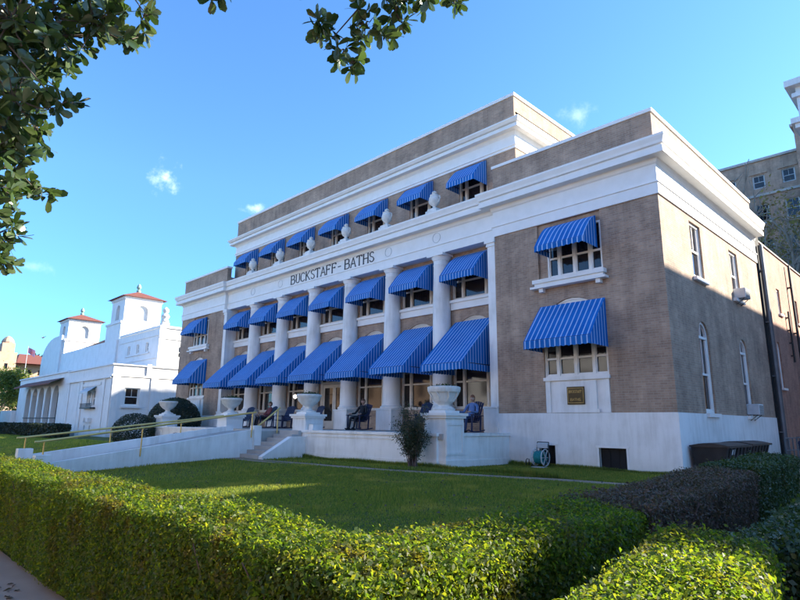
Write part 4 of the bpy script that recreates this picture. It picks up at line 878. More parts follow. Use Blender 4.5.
def hedge(label, n, cx, cy, hx, hy, z0, z1, mat='hedge', size=.042, rot=0, group=None, stems='twig', density_core=True, jit=.035, near=None):
    P, N = foliage_box(n, cx, cy, hx, hy, z0, z1, rot=rot, jit=jit)
    D = N*.7+randdirs(n)*.75+np.array([0, 0, .15]); D /= np.linalg.norm(D, axis=1)[:, None]
    V, F = leafquads(P, D, np.full(n, size)); o = npmesh('hedge', V, F, mat); tag(o, label, 'hedge', group)
    # twigs and stems inside
    c, s_ = math.cos(rot), math.sin(rot); k = int(hx*hy*4*60)+30; a = rng.uniform(-hx+.2, hx-.2, k); b = rng.uniform(-hy+.2, hy-.2, k)
    mb = MB()
    for i in range(k):
        x = cx+a[i]*c-b[i]*s_; y = cy+a[i]*s_+b[i]*c; t = rng.normal(0, .12, 2); mb.tube([(x, y, z0-.02), (x+t[0]*.5, y+t[1]*.5, (z0+z1)/2), (x+t[0], y+t[1], z1-.1)], [.012, .008, .004], 4, False)
    mb.build('stems', stems, o)
    m2 = int(n*.30); P2 = np.stack([rng.uniform(-hx+.09, hx-.09, m2), rng.uniform(-hy+.09, hy-.09, m2), rng.uniform(z0+.05, z1-.09, m2)], 1)
    x = cx+P2[:, 0]*c-P2[:, 1]*s_; y = cy+P2[:, 0]*s_+P2[:, 1]*c; P2 = np.stack([x, y, P2[:, 2]], 1); V, F = leafquads(P2, randdirs(m2), np.full(m2, size*2.0)); npmesh('inner_leaves', V, F, mat, o); return o
GZ = -.3
# front hedge along the sidewalk
hedge('long clipped hedge along the sidewalk, sunlit on top', 380000, -4.35, -15.78, 8.6, .37, GZ, .74, 'hedge', .030)
hedge('corner length of clipped hedge, sunlit at its near end and shaded behind', 85000, 3.92, -14.5, .46, 1.7, GZ, .695, 'hedge', .030, rot=.03)
hedge('brown twiggy bare hedge between two green hedges', 70000, 3.66, -10.3, .46, 2.65, -.25, .74, 'twiggy', .033, rot=.10, jit=.05)
hedge('dark green clipped hedge nearest the rubbish containers', 60000, 3.22, -5.3, .46, 2.35, -.12, .80, 'darkhedge', .042, rot=.085)
hedge('small rounded sunlit hedge clump at the bottom right by the side path', 110000, 5.38, -15.25, .33, 1.3, GZ, .74, 'hedge', .026, rot=.17)
hedge('shaded mid green hedge behind and right of the small sunlit clump', 150000, 6.15, -10.1, 1.05, 3.75, GZ, .70, 'darkhedge', .040)
hedge('low shaded hedge at the right edge beside the small sunlit clump', 60000, 6.5, -15.0, .75, 1.3, GZ, .22, 'darkhedge', .030)
# dark hedge in front of the white bathhouse
hedge('dark clipped hedge in front of the white twin-towered building', 30000, -60, -4.6, 16, .6, -.4, 1.1, 'bush', .14)
def ball(label, n, c, r, mat, size, name='shrub', cat='shrub', group=None):
    d = randdirs(n); rr = (.72+.3*rng.random(n)**.5)[:, None]; P = np.array(c)+d*rr*np.array(r); P = P[P[:, 2] > -.2]; d = d[:len(P)]
    D = (P-np.array(c))/np.array(r)+randdirs(len(P))*.8; D /= np.linalg.norm(D, axis=1)[:, None]; V, F = leafquads(P, D, np.full(len(P), size)); o = npmesh(name, V, F, mat); tag(o, label, cat, group)
    mb = MB(); mb.tube([(c[0], c[1], -.1), (c[0], c[1], c[2])], [.05, .03], 6); mb.build('stem', 'bark', o); return o
ball('round clipped bush beside the far left porch pier', 9000, (-29.3, -4.7, .75), (1.35, 1.2, 1.1), 'bush', .09)
ball('small dark plant at the left end of the porch behind the rails', 2500, (-24.4, -4.3, .35), (.5, .4, .45), 'bush', .07)
ball('large dark rounded bush behind the far left porch urn', 26000, (-30.6, -1.8, 1.35), (2.5, 1.4, 1.55), 'bush', .10)
# feathery nandina by the porch corner
sh = empty('nandina_shrub', (-6.75, -4.28, 0), 'tall feathery dark shrub growing against the porch corner', 'shrub')
mb = MB(); LP = []; LN = []
for k in range(34):
    a = rng.uniform(0, 2*np.pi); r = rng.uniform(.15, .62); h = rng.uniform(.9, 2.0); p0 = Vector((rng.normal(0, .09), rng.normal(0, .09), 0)); p2 = Vector((r*math.cos(a)*1.05, r*math.sin(a)*.8, h)); p1 = (p0+p2)/2+Vector((-.08*math.cos(a), -.08*math.sin(a), .1))
    mb.tube([p0, p1, p2], [.014, .010, .005], 5, False)
    for j in range(9):
        t = .35+.65*j/8; q = p0.lerp(p1, t*2) if t < .5 else p1.lerp(p2, t*2-1)
        for _ in range(34): LP.append((q.x+rng.normal(0, .09), q.y+rng.normal(0, .08), q.z+rng.normal(-.02, .085))); LN.append(0)
mb.build('stems', 'twig', sh); LP = np.array(LP); LP = LP[LP[:, 2] > .18]; D = randdirs(len(LP), (0, 0, 1), .4); V, F = leafquads(LP, D, np.full(len(LP), .062), 2.6); npmesh('foliage', V, F, 'shrub', sh)
# ---- magnolia overhanging the view
def leaf_template():
    s = [(0, 0), (.035, .3), (.06, .6), (.055, .85), (0, 1.0)]; v = []; 
    for i, (w, l) in enumerate(s):
        z = -.12*(l*l); v += [(-w*3, l, z+.03*(w > 0)), (0, l, z), (w*3, l, z+.03*(w > 0))]
    f = []
    for i in range(4): b = i*3; f += [(b, b+1, b+4, b+3), (b+1, b+2, b+5, b+4)]
    return np.array(v), np.array(f)
LT, LF = leaf_template()
blobs = [(0.8, -17.29, 4.88, .47), (.51, -16.96, 5.28, .5), (.86, -16.65, 5.21, .34), (.6, -16.29, 5.37, .23), (.14, -17.0, 4.94, .41), (.74, -17.15, 4.17, .36), (.9, -16.88, 4.22, .18), (-.42, -16.75, 4.51, .24), (.28, -17.08, 3.88, .28), (.25, -16.83, 3.59, .16), (-.96, -16.84, 3.86, .25), (-.3, -16.91, 3.15, .12), (-.9, -16.75, 3.08, .08), (.95, -16.22, 5.47, .11), (-.03, -17.53, 4.76, .77), (.33, -17.42, 3.64, .57), (-.61, -17.18, 3.16, .5), (.4, -16.93, 6.01, .74), (1.15, -16.3, 5.88, .35), (2.22, -14.85, 5.35, .1), (2.29, -14.67, 5.17, .14), (2.65, -14.86, 4.78, .07), (2.5, -14.58, 5.44, .21), (2.83, -14.48, 5.43, .18), (2.82, -14.6, 5.09, .09), (3.34, -14.58, 5.16, .09), (3.2, -13.97, 5.66, .07), (2.35, -15.06, 5.25, .04), (2.86, -14.71, 5.81, .46), (2.26, -15.25, 5.85, .33), (1.75, -15.85, 5.42, .07), (3.27, -14.13, 5.93, .29),
         (-.8, -18.6, 5.2, 1.2), (-1.5, -19.5, 4.2, 1.1), (1.0, -18.6, 6.6, 1.3), (0, -20, 6.8, 1.6), (2.4, -16.4, 7.0, 1.0), (-1.5, -18.2, 6.5, 1.2), (2.0, -19, 7.8, 1.5), (-1, -21.2, 5, 1.3), (1.5, -21, 6.5, 1.5)]
rng = np.random.default_rng(5)
mg = empty('magnolia_tree', (-.4, -19.6, -.3), 'magnolia tree overhead with broad glossy leaves hanging into the sky', 'tree'); O = np.array([-.4, -19.6, -.3])
mb = MB(); mb.tube([(0, 0, 0), (.05, .05, 1.6), (.1, .1, 3.2), (.15, .3, 5), (.3, .4, 7.6)], [.26, .2, .17, .13, .06], 12); mb.build('trunk', 'bark', mg, smooth=True)
mb = MB(); tips = []; limbs = []
for (x, y, z, r) in blobs:
    c = np.array([x, y, z])-O; lev = min(max(c[2]-1.2, 1.8), 6.5); base = np.array([.1, .15, lev*.8+.3]); mid = (base+c)/2+np.array([0, 0, .25]); 
    if 19 <= len(limbs) < 32: pass
    elif r > .2: mb.tube([base, mid, c], [.045, .026, .012], 6, False)
    else: mb.tube([c+np.array([0, -.4, .35]), c], [.008, .005], 5, False)
    limbs.append(1)
    k = max(4, int(r**1.9*160)) if r < .9 else int(r*r*38)
    for _ in range(k):
        d = randdirs(1)[0]*r*rng.random()**.4; t = c+d; tips.append(t); mb.tube([c+d*.15, c+d*.6+np.array([0, 0, -.03]), t], [.009, .006, .004], 4, False)
mb.tube([(.2, .35, 6.0), (.9, 1.4, 7.6), (2.2, 3.5, 7.6), (3.1, 4.75, 6.6), (2.95, 4.95, 5.9), (2.7, 4.75, 5.5)], [.05, .04, .025, .016, .01, .006], 6, False); mb.tube([(3.0, 4.8, 6.3), (3.3, 5.1, 5.8), (3.75, 5.6, 5.95)], [.012, .009, .005], 5, False)
mb.build('branches', 'bark', mg, smooth=True)
tips = np.array(tips); nt_ = len(tips); K = 8; ax = randdirs(nt_, (.1, .2, .1), .6); VV = []; 
base = np.repeat(tips, K, 0); axr = np.repeat(ax, K, 0); n = len(base); sp = randdirs(n); dirv = axr*.35+sp; dirv /= np.linalg.norm(dirv, axis=1)[:, None]; nn = np.cross(dirv, randdirs(n)); nn = nn+np.array([0, 0, .6]); nn -= dirv*np.sum(nn*dirv, 1)[:, None]; nn /= np.linalg.norm(nn, axis=1)[:, None]; bb = np.cross(dirv, nn)
ll = (.10+.07*rng.random(n))[:, None, None]; base = base+axr*(rng.random(n)*.05)[:, None]
V = base[:, None, :]+ll*(LT[None, :, 0:1]*bb[:, None, :]*1.3+LT[None, :, 1:2]*dirv[:, None, :]+LT[None, :, 2:3]*nn[:, None, :]); V = V.reshape(-1, 3); F = (np.arange(n)[:, None, None]*15+LF[None]).reshape(-1, 4)
npmesh('crown', V, F, 'magnolia', mg, smooth=True)
# ---- trees
def tree(label, loc, h, r, mat, nl, size, spread=1, group=None, seed=0, lean=0, name='tree', thin=1.):
    bark = 'bark' if thin == 1. else 'palebark'
    rg = np.random.default_rng(seed); o = empty(name, loc, label, 'tree', group); mb = MB(); tips = []
    def br(p, d, L, rad, dep):
        q = p+d*L; m_ = (p+q)/2+Vector(rg.normal(0, L*.05, 3)); mb.tube([p, m_, q], [rad, rad*.8, rad*.6], 6 if dep > 1 else 4, False)
        if dep == 0: tips.append(q); return
        for _ in range(4 if dep > 1 else 3):
            nd = (d+Vector(rg.normal(0, .55*spread, 3))+Vector((0, 0, .12))).normalized(); br(q if rg.random() < .6 else p.lerp(q, .7), nd, L*rg.uniform(.6, .82), rad*.58, dep-1)
    mb.tube([(0, 0, 0), (lean*.1, 0, h*.15), (lean*.3, 0, h*.34)], [h*.028*thin, h*.022*thin, h*.018*thin], 10)
    for k in range(4): br(Vector((lean*.3, 0, h*.33)), Vector((rg.normal(0, .5), rg.normal(0, .5), 1)).normalized(), h*.2, h*.012*thin, 3)
    mb.build('trunk', bark, o)
    if nl:
        T = np.array([tuple(t) for t in tips]); idx = rg.integers(0, len(T), nl); P = T[idx]+rg.normal(0, r*.13, (nl, 3)); V, F = leafquads(P, randdirs(nl, (0, 0, 1), .5), np.full(nl, size)); npmesh('crown', V, F, mat, o)
    return o
tree('pale thin-leaved tree rising behind the white bathhouse at far left', (-98, 1, -.5), 11, 4, 'tree', 9000, .35, seed=1)
tree('green bushy tree at the left edge beside the white bathhouse', (-90, -6, -.5), 6.5, 3.4, 'tree', 9000, .28, seed=2)
tree('dark low tree in front of the far left porch end', (-86, -4.5, -.5), 4.2, 2.6, 'bush', 6000, .25, seed=3)
tree('small leafy tree between beige building and white bathhouse', (-112, 6, -.5), 8, 3, 'tree', 8000, .35, seed=12)
tree('bare tree with a few yellow leaves before the tall brick hospital', (-5.5, 42.5, 0), 25, 6, 'autumn', 2600, .32, seed=4, spread=1.1, thin=.75)
tree('thin bare tree left of the others before the brick hospital', (-9.2, 46, 0), 22, 6, 'autumn', 900, .28, seed=5, thin=.75)
tree('bare branching tree against the sky above the white cornice', (-10.7, 56, 0), 38, 7, 'autumn', 100, .25, seed=9, thin=.75)
tree('sparse leafy tree at the right edge before the brick hospital', (-4.5, 50, 0), 24, 5, 'autumn', 3600, .3, seed=6, thin=.75)

# ================================================================= WHITE TWIN-TOWERED BATHHOUSE
wb = empty('white_bathhouse', (-66, 5, 0), 'white stucco building with twin red-roofed towers and an arcaded porch', 'building'); winv = Matrix.Translation((66, -5, 0))
def wp(mb, name, mat='stucco', parent=None, **kw):
    o = mb.build(name, mat, parent, **kw)
    if not parent: o.parent = wb; o.matrix_parent_inverse = winv
    return o
# right wing
mb = MB(); FW = Fr('F', 0); RWg = Fr('R', -48.3)
hw = [(-54.9, -53.85, 2.7, 4.25), (-53.55, -52.5, 2.7, 4.25)]
wall(mb, FW, -61.6, -48.3, -.6, 6.2, hw+[(-54.9, -54.5, .45, .95), (-53.3, -52.9, .45, .95)], .35); wall(mb, RWg, 0, 9, -.6, 6.2, [(1.15, 2.5, 2.75, 4.35)], .3)
mb.box(-61.6, -48.6, .3, 9, 5.6, 5.7); mb.box(-48.6, -48.3, 0.002, 9, 6.2, 6.35); mb.box(-61.6, -48.6, 0.002, .3, 6.2, 6.35)
mb.box(-48.28, -48.15, 2.9, 3.3, 5.5, 6.6); mb.box(-48.25, -48.18, -.06, 9, 5.35, 5.5); mb.box(-61.6, -48.18, -.12, -.01, 5.35, 5.5); mb.box(-61.6, -48.15, -.1, -.01, -.6, .35)
mb.box(-57.2, -51.2, -.06, -.01, 4.65, 4.9); mb.box(-57.1, -56.3, -.1, -.008, .35, 5.35)
mb.box(-54.6, -54.0, -.35, -.01, 1.25, 1.65); mb.box(-53.4, -52.8, -.35, -.01, 1.25, 1.65)
wp(mb, 'wing_wall')
mb = MB()
for x in (-61.3, -57.9, -50.6, -48.9): mb.box(x, x+.55, -.07, -.012, .36, 5.34)
mb.box(-61.5, -48.3, -.2, -.121, 5.2, 5.34); mb.box(-61.6, -48.1, -.16, -.0, 6.36, 6.46); mb.box(-48.28, -48.12, 0, 9, 6.36, 6.46); mb.box(-48.28, -48.16, 0, 9, -.6, .35)
mb.box(-48.28, -48.2, .0, .6, .36, 5.34); mb.box(-48.28, -48.2, 3.4, 4.0, .36, 5.34); mb.box(-48.29, -48.14, .95, 2.7, 2.55, 2.72)
wp(mb, 'wing_trim')
mb = MB(); mb.box(-61, -50.02, 4.40, 4.49, 7.5, 7.65); mb.box(-61, -50.02, 4.42, 4.49, 9.75, 9.9); mb.box(-58.8, -52.3, 4.36, 4.49, 8.12, 8.27); mb.box(-61.9, -61.6, 4.3, 4.49, 6.4, 10.4); wp(mb, 'wall_trim', 'stucco')
for a0, a1, z0, z1 in hw: wp(MB(), 'x') if False else None; o = window(FW, a0, a1, z0, z1, 'sash', d=.2, frame='trim', parent=wb); o.matrix_parent_inverse = winv
o = window(RWg, 1.15, 2.5, 2.75, 4.35, 'sash', d=.18, frame='trim', parent=wb); o.matrix_parent_inverse = winv
for x in (-54.37, -53.02):
    mb = MB(); mb.quad((x-.65, -.02, 4.6), (x+.65, -.02, 4.6), (x+.65, -.75, 4.05), (x-.65, -.75, 4.05)); mb.quad((x-.65, -.75, 4.05), (x+.65, -.75, 4.05), (x+.65, -.76, 3.9), (x-.65, -.76, 3.9)); wp(mb, 'window_awning', 'plastic')
mb = MB(); mb.box(-55.3, -52.1, -.45, -.01, 2.5, 2.62)
for k in range(14): mb.box(-55.25+k*.24, -55.21+k*.24, -.43, -.40, 2.62, 2.95)
mb.box(-55.3, -52.1, -.45, -.39, 2.95, 3.0); wp(mb, 'window_balcony', 'iron')
# middle block behind the wing
mb = MB(); FM, RM = Fr('F', 4.5), Fr('R', -50)
mh = [(-58.4, -57.7, 8.3, 9.3), (-55.9, -55.2, 8.3, 9.3), (-53.4, -52.7, 8.3, 9.3)]
wall(mb, FM, -84, -50, 5.4, 10.5, mh, .3); wall(mb, RM, 4.5, 16, -.5, 10.6, [(6.4, 7.2, 7.6, 8.8)], .3)
mb.box(-61, -50.2, 4.8, 16, 10.0, 10.1); mb.box(-61, -49.85, 4.38, 4.49, 10.5, 10.72); mb.box(-49.99, -49.85, 4.49, 16, 10.5, 10.72); mb.box(-49.99, -49.88, 4.4, 16, 9.4, 9.55); mb.box(-49.99, -49.9, 4.4, 5.0, 6, 10.5)
wp(mb, 'middle_wall')
for h in mh: o = window(FM, h[0], h[1], h[2], h[3], 'sash', d=.15, frame='trim', parent=wb); o.matrix_parent_inverse = winv
o = window(RM, 6.4, 7.2, 7.6, 8.8, 'sash', d=.15, frame='trim', parent=wb); o.matrix_parent_inverse = winv
mb = MB(); i = len(mb.v); mb.v += [(-84, 4.9, 10.3), (-64, 4.9, 10.3), (-64, 14, 10.3), (-84, 14, 10.3), (-82, 9.4, 12.9), (-66, 9.4, 12.9)]; mb.f += [(0, 1, 5, 4), (1, 2, 5), (2, 3, 4, 5), (3, 0, 4)]; wp(mb, 'tiled_roof', 'rooftile')
# towers
def tower(x1, y0):
    w = 4.2; x0 = x1-w; y1 = y0+w
    mb = MB(); mb.box(x0-.3, x1+.3, y0-.3, y1+.3, 5.5, 12.4); mb.box(x0-.42, x1+.42, y0-.42, y1+.42, 12.4, 12.62)
    for fr, c in ((Fr('F', y0), (x0+x1)/2), (Fr('R', x1), (y0+y1)/2)):
        a0, a1 = ((x0, x1) if fr.k == 'F' else (y0, y1)); wall(mb, fr, a0, a1, 12.6, 15.6, [(c-.62, c+.62, 12.95, 14.75, True)], .3)
    mb.quad((x0, y0, 12.6), (x0, y1, 12.6), (x0, y1, 15.6), (x0, y0, 15.6)); mb.quad((x0, y1, 12.6), (x1, y1, 12.6), (x1, y1, 15.6), (x0, y1, 15.6)); mb.box(x0-.12, x1+.12, y0-.12, y1+.12, 15.3, 15.6)
    t = wp(mb, 'tower')
    for fr, c in ((Fr('F', y0), (x0+x1)/2), (Fr('R', x1), (y0+y1)/2)):
        mb = MB(); fr.box(mb, c-.7, c+.7, .3, .34, 12.7, 14.9); mb.build('louvre', 'plastic', t)
    mb = MB(); e = .5; cx, cy = (x0+x1)/2, (y0+y1)/2; mb.v += [(x0-e, y0-e, 15.6), (x1+e, y0-e, 15.6), (x1+e, y1+e, 15.6), (x0-e, y1+e, 15.6), (cx, cy, 16.75)]; mb.f += [(0, 1, 4), (1, 2, 4), (2, 3, 4), (3, 0, 4), (3, 2, 1, 0)]; rf = mb.build('roof', 'rooftile', t)
    mb = MB(); mb.lathe(cx, cy, [(.22, 16.6), (.25, 16.9), (.12, 17.0), (.28, 17.25), (.22, 17.5), (.05, 17.75)], 10); mb.build('finial', 'copper', rf, smooth=True)
tower(-62, 4.9); tower(-83.7, 4.9)
# curved gable beside the far tower
mb = MB(); pts = [(-93.5, 9.0), (-93.5, 10.0)]+[(-93.5+6.5*(1-math.cos(t)), 10.0+3.2*math.sin(t)) for t in np.linspace(0, math.pi/2, 9)]+[(-84, 13.2), (-84, 5.6), (-93.5, 5.6)]
i = len(mb.v); n_ = len(pts)
for y in (4.3, 4.9): mb.v += [(x, y, z) for x, z in pts]
mb.f.append(tuple(range(n_))); mb.f.append(tuple(n_+k for k in reversed(range(n_))))
for k in range(n_): mb.f.append((k, (k+1) % n_, n_+(k+1) % n_, n_+k))
wp(mb, 'curved_gable')
# arcaded porch
mb = MB(); op = [(-79.0+k*3.0, -79.0+k*3.0+2.3, .7, 5.2, True) for k in range(5)]
wall(mb, FW, -83.2, -61.62, -.6, 6.6, op, .5); mb.box(-83.2, -61.62, 1.9, 2.0, -.6, 6.0); mb.box(-83.2, -61.62, .02, 9, 6.4, 6.55); mb.box(-83.3, -61.62, -.15, -.01, 6.45, 6.62); mb.box(-83.3, -61.62, -.12, -.01, -.6, .3); mb.quad((-83.2, 0, -.6), (-83.2, 9, -.6), (-83.2, 9, 6.6), (-83.2, 0, 6.6)); mb.quad((-61.62, 0, 6), (-61.62, 9, 6), (-61.62, 9, 6.6), (-61.62, 0, 6.6))
wp(mb, 'porch_wall')
mb = MB(); mb.quad((-80, -.0, 5.95), (-63.4, -.0, 5.95), (-63.4, -1.3, 5.35), (-80, -1.3, 5.35)); mb.quad((-80, -1.3, 5.35), (-63.4, -1.3, 5.35), (-63.4, -1.3, 5.2), (-80, -1.3, 5.2)); wp(mb, 'porch_canopy', 'rooftile')
mb = MB()
for k in range(5): mb.box(-79.0+k*3.0, -76.7+k*3.0, 1.6, 1.88, .7, 5.0)
wp(mb, 'porch_glazing', 'dark')
mb = MB(); mb.box(-79, -64.8, -.1, -.04, 1.6, 1.7); wp(mb, 'porch_rail', 'iron')
mb = MB(); mb.box(-90, -83.3, -.5, 8, -.6, 2.6); mb.box(-92, -90, -1, 8, -.6, 1.6); wp(mb, 'end_terrace')
mb = MB(); mb.box(-100, -46, -3.2, -2.9, -.5, .55); o = mb.build('low_wall', 'stucco'); tag(o, 'low white wall behind the dark clipped hedge at far left', 'wall')
# statue on the corner
st = empty('corner_finial', (-50.4, 5.0, 10.72), 'white ornamental finial on the roof corner of the white building', 'ornament')
mb = MB(); mb.box(-.35, .35, -.35, .35, 0, .35); mb.build('base', 'cast', st); mb = MB(); mb.lathe(0, 0, [(.3, .35), (.38, .5), (.3, .75), (.42, 1.0), (.30, 1.2), (.16, 1.3), (.3, 1.5), (.3, 1.7), (.05, 1.95)], 14); mb.tube([(0, 0, .8), (-.45, -.1, .95), (-.5, -.1, .7)], [.12, .1, .06], 6); mb.build('body', 'cast', st, smooth=True)

# ================================================================= FAR LEFT: beige building, hill, flag
bb_ = empty('beige_building', (-190, 16, 0), 'distant beige building with a domed tower and red roofs', 'building'); binv = Matrix.Translation((190, -16, 0))
def bp(mb, name, mat='beige', **kw):
    o = mb.build(name, mat, None, **kw); o.parent = bb_; o.matrix_parent_inverse = binv; return o
FBB, RBB = Fr('F', -1), Fr('R', -180)
mb = MB(); hs = [(y, y+.8, z, z+1.3) for y in (2.0, 4.5, 7, 9.3) for z in (2.0, 5.2, 8.4, 11.6, 14.8)]
wall(mb, Fr('R', -183), 1, 13, -1, 19, hs, .3); wall(mb, RBB, 13.0, 17.6, -1, 19.6, [(14.9, 15.7, z, z+1.5) for z in (3, 7, 11, 15)], .3); mb.quad((-183, 1, -1), (-210, 1, -1), (-210, 1, 19), (-183, 1, 19)); mb.quad((-180, 13, -1), (-210, 13, -1), (-210, 13, 19.6), (-180, 13, 19.6))
wall(mb, Fr('R', -184), 17.6, 27, -1, 16.8, [(y, y+.9, z, z+1.4) for y in (19, 21.5, 24) for z in (3, 7, 11, 14)], .3)
bp(mb, 'wall')
mb = MB(); mb.box(-184.5, -181, 14, 17, 19.5, 22.2); mb.lathe(-182.7, 15.5, [(1.5, 22.2), (1.6, 22.6), (1.35, 23.2), (.8, 23.9), (.1, 24.3)], 12); bp(mb, 'cupola')
mb = MB(); mb.v += [(-179.6, 17.6, 16.8), (-179.6, 27.4, 16.8), (-204, 27.4, 16.8), (-204, 17.6, 16.8), (-190, 20, 20.3), (-190, 25, 20.3)]; mb.f += [(0, 1, 5, 4), (1, 2, 5), (2, 3, 4, 5), (3, 0, 4)]
i = len(mb.v); mb.v += [(-182.5, .6, 19), (-182.5, 13, 19), (-204, 13, 19), (-204, .6, 19), (-190, 4, 21.2), (-190, 11, 21.2)]; mb.f += [tuple(i+k for k in q) for q in ((0, 1, 5, 4), (1, 2, 5), (2, 3, 4, 5), (3, 0, 4))]; bp(mb, 'roof', 'rooftile')
for X_, h in [(-183, h) for h in hs]+[(-180, (14.9, 15.7, z, z+1.5)) for z in (3, 7, 11, 15)]+[(-184, (y, y+.9, z, z+1.4)) for y in (19, 21.5, 24) for z in (3, 7, 11, 14)]:
    mb = MB(); Fr('R', X_).box(mb, h[0], h[1], .25, .29, h[2], h[3]); bp(mb, 'window', 'glass')
fl = empty('flagpole', (-170, 17.9, 0), 'flagpole with a dark flag beside the distant domed tower', 'flagpole'); mb = MB(); mb.tube([(0, 0, 0), (0, 0, 20.6)], [.12, .05], 6); mb.build('pole', 'plastic', fl); mb = MB()
for k in range(6): mb.quad((0, .3*k, 20.3-.12*k), (.1*math.sin(k), .3*(k+1), 20.3-.12*(k+1)), (.1*math.sin(k), .3*(k+1), 18.9-.2*(k+1)), (0, .3*k, 18.9-.2*k))
mb.build('flag', 'flag', fl)
bd = MB(); bd.lathe(0, 0, [(.02, -.2), (.09, 0), (.02, .2)], 8); o = bd.build('bird', 'pipe', smooth=True); o.location = (-60, -3.29, 9.6); o.rotation_euler = (R(90), 0, R(30)); tag(o, 'tiny bird flying above the white bathhouse', 'bird')
for sx in (-1, 1): mb = MB(); mb.quad((0, .02, .08), (sx*.35, .12, .04), (sx*.38, .12, -.04), (0, .02, -.08)); mb.build('wing', 'pipe', o)
# forested hill far left
nx, ny = 60, 24; mb = MB(); G = []
for i in range(nx+1):
    for j in range(ny+1):
        x = -620+i*8; y = 20+j*9; dx = (x+420)/200; dy = (y-95)/95; z = 46*math.exp(-(dx*dx*1.3+dy*dy*1.6))+2.2*math.sin(x*.07+y*.05)+1.5*math.sin(y*.13); G.append((x, y, z-6))
mb.v = G; mb.f = [(i*(ny+1)+j, (i+1)*(ny+1)+j, (i+1)*(ny+1)+j+1, i*(ny+1)+j+1) for i in range(nx) for j in range(ny)]; hill = mb.build('hill', 'lawn'); tag(hill, kind='structure')
n = 30000; gx = rng.uniform(-610, -150, n); gy = rng.uniform(25, 230, n); dx = (gx+420)/200; dy = (gy-95)/95; gzv = 46*np.exp(-(dx*dx*1.3+dy*dy*1.6))+2.2*np.sin(gx*.07+gy*.05)+1.5*np.sin(gy*.13)-6
V, F = leafquads(np.stack([gx, gy, gzv+rng.uniform(0, 4, n)], 1), randdirs(n, (0, -.3, 1), .8), np.full(n, 2.6), 1.2); tag(npmesh('far_forest', V, F, 'hill'), 'wooded green hill far away at the left', 'forest', kind='stuff')

# ================================================================= TALL BRICK HOSPITAL BEHIND
hp = empty('hospital_building', (-20, 62, 0), 'tall brown brick building with rows of windows behind the bare trees', 'building'); hinv = Matrix.Translation((20, -62, 0))
def hpp(mb, name, mat='tanbrick', **kw):
    o = mb.build(name, mat, None, **kw); o.parent = hp; o.matrix_parent_inverse = hinv; return o
FH = Fr('F', 60); wx = [-12.6+3.15*k for k in range(-6, 3)]
hh = []
for k, x in enumerate(wx):
    for z, h_, w_ in ((30.3, 1.7, 1.35), (25.9, 2.3, 1.5), (21.4, 2.3, 1.5), (17.0, 2.3, 1.5), (12.6, 2.3, 1.5), (8.2, 2.3, 1.5)): hh.append((x-w_/2, x+w_/2, z, z+h_, False))
mb = MB(); wall(mb, FH, -34, -5.0, -1, 33.8, hh, .35); mb.quad((-5, 60, -1), (-5, 78, -1), (-5, 78, 33.8), (-5, 60, 33.8)); mb.box(-34, -5, 60.3, 78, 33.2, 33.3)
for x in wx: mb.box(x-1.0, x+1.0, 59.85, 59.99, 32.15, 32.3)
hpp(mb, 'brick_wall')
mb = MB(); mb.box(-34.3, -5.0, 59.75, 60.4, 33.8, 34.1); mb.box(-34.3, -5.0, 59.8, 59.99, 29.2, 29.5); hpp(mb, 'coping', 'concrete')
for h in hh:
    if h[0] < -24: continue
    o = window(FH, h[0], h[1], h[2], h[3], 'sash', d=.2, frame='plastic', parent=hp); o.matrix_parent_inverse = hinv
    if h[3]-h[2] > 2:
        mb = MB(); mb.box(h[0]-.15, h[1]+.15, 59.8, 59.99, h[2]-.25, h[2]-.003); hpp(mb, 'window_sill', 'plastic')
mb = MB(); mb.box(-4.98, 8, 58.6, 78, -1, 36.4); hpp(mb, 'stair_block'); mb = MB(); mb.box(-5.3, 8.2, 58.4, 78, 36.4, 36.7); hpp(mb, 'stair_coping', 'concrete')
# tall pale building nearer on the right, only its corner cornices in view
ct = empty('cornice_building', (3, 44, 0), 'pale building corner with two cornices at the upper right edge', 'building'); cinv = Matrix.Translation((-3, -44, 0))
mb = MB(); mb.box(-1.65, 9, 40.2, 52, -.5, 31.6); o = mb.build('wall', 'stucco'); o.parent = ct; o.matrix_parent_inverse = cinv
for z0, z1, e in ((27.6, 28.0, .35), (28.0, 28.5, .6), (30.6, 31.0, .3), (31.6, 32.2, .7)):
    mb = MB(); mb.box(-1.65-e, 9+e, 40.2-e, 52+e, z0, z1); o = mb.build('cornice', 'stucco'); o.parent = ct; o.matrix_parent_inverse = cinv
for k in range(4):
    for z in (3, 7, 11, 15, 19, 23): mb = MB(); mb.box(.2+k*2.3, 1.4+k*2.3, 40.14, 40.19, z, z+2.2); o = mb.build('window', 'glass'); o.parent = ct; o.matrix_parent_inverse = cinv
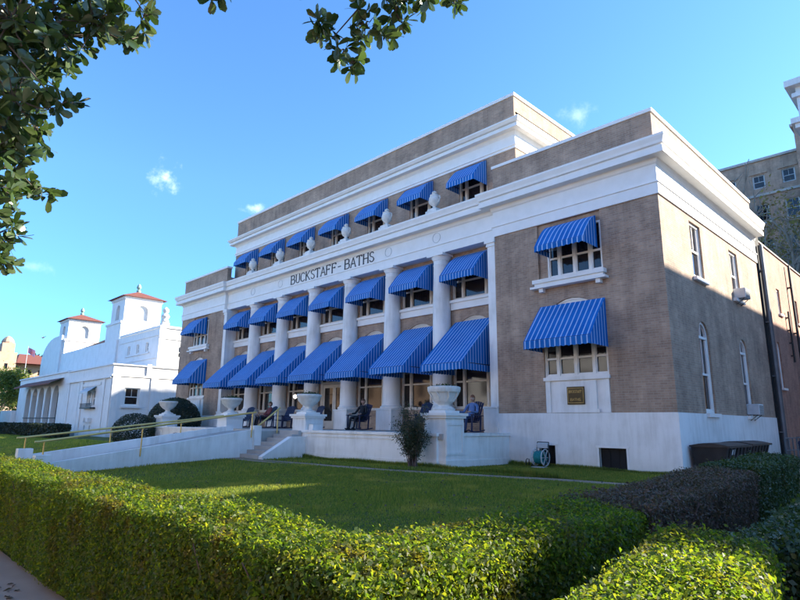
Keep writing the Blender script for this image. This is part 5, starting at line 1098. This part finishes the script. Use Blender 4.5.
# ================================================================= shops across the street, behind the camera, sunlit
for x0, x1, h_, m_, lab in ((-75, -44, 10.5, 'beige', 'two storey beige shop building across the street'), (-43.9, -16, 13.5, 'stucco', 'three storey cream shop building across the street'), (-15.9, 12, 11.5, 'beige', 'beige shop building with display windows across the street'), (12.1, 40, 14.0, 'redbrick', 'tall red brick shop building across the street')):
    sb_ = empty('shop_building', ((x0+x1)/2, -36, -.4), lab, 'building', 'shops across the street'); si = Matrix.Translation((-(x0+x1)/2, 36, .4))
    FS = Fr('F', -36); n_ = int((x1-x0)/3.4); hs_ = [(x0+1+k*3.4, x0+2.6+k*3.4, z, z+2.0) for k in range(n_) for z in (4.8, 8.2) if z+2.4 < h_]+[(x0+.6+k*3.4, x0+3.2+k*3.4, .3, 3.2) for k in range(n_)]
    mb = MB(); wall(mb, FS, x0, x1, -.5, h_, hs_, -.25); mb.quad((x0, -36, -.5), (x0, -50, -.5), (x0, -50, h_), (x0, -36, h_)); mb.quad((x1, -36, -.5), (x1, -50, -.5), (x1, -50, h_), (x1, -36, h_)); mb.quad((x0, -50, -.5), (x1, -50, -.5), (x1, -50, h_), (x0, -50, h_)); mb.quad((x0, -36, h_-.4), (x1, -36, h_-.4), (x1, -50, h_-.4), (x0, -50, h_-.4))
    o = mb.build('wall', m_); o.parent = sb_; o.matrix_parent_inverse = si
    mb = MB(); mb.box(x0, x1, -35.99, -35.6, h_-.7, h_-.2); o = mb.build('cornice', 'trim'); o.parent = sb_; o.matrix_parent_inverse = si
    for h2 in hs_: mb = MB(); mb.box(h2[0], h2[1], -36.3, -36.25, h2[2], h2[3]); o = mb.build('window', 'glass'); o.parent = sb_; o.matrix_parent_inverse = si
strip('far_pavement', [-120, 60], [-36, -31], .006, 'walk')
# ================================================================= NEIGHBOUR on the right, outside the picture, whose shadow lies on the side wall
nb = empty('neighbour_building', (20, 20, 0), 'cream and brick building across the side path', 'building'); ninv = Matrix.Translation((-20, -20, 0))
TS = SD.z/SD.x; AS = SD.y/SD.x                    # rise and run of the sun ray per metre of x
def npp(mb, name, mat, **kw):
    o = mb.build(name, mat, None, **kw); o.parent = nb; o.matrix_parent_inverse = ninv; return o
D1 = 12.; z1 = 4.15+TS*D1; y1 = -14.6+(z1-.7)*AS/TS   # the roof edges throw the lit strip on the lawn and the lit hedge ends
mb = MB(); wall(mb, Fr('F', y1), D1, 30, -.5, z1, [(14+k*3.4, 15.4+k*3.4, z, z+2) for k in range(4) for z in (1.2, 5.2, 9.2)], .3); mb.quad((D1, y1, -.5), (D1, 45, -.5), (D1, 45, z1), (D1, y1, z1)); mb.quad((30, y1, -.5), (30, 45, -.5), (30, 45, z1), (30, y1, z1)); mb.quad((D1, 45, -.5), (30, 45, -.5), (30, 45, z1), (D1, 45, z1)); mb.quad((D1, y1, z1), (30, y1, z1), (30, 45, z1), (D1, 45, z1)); npp(mb, 'front_block', 'beige')
D2 = 12.; y2 = AS*D2-.25; z2 = 6.35+TS*D2
mb = MB(); mb.box(D2+.01, D2+.7, y2, 44.9, z1+.01, z2); npp(mb, 'shadow_slab', 'tanbrick')  # unseen thin slab, shaped to set the upper shadow edge on the side wall
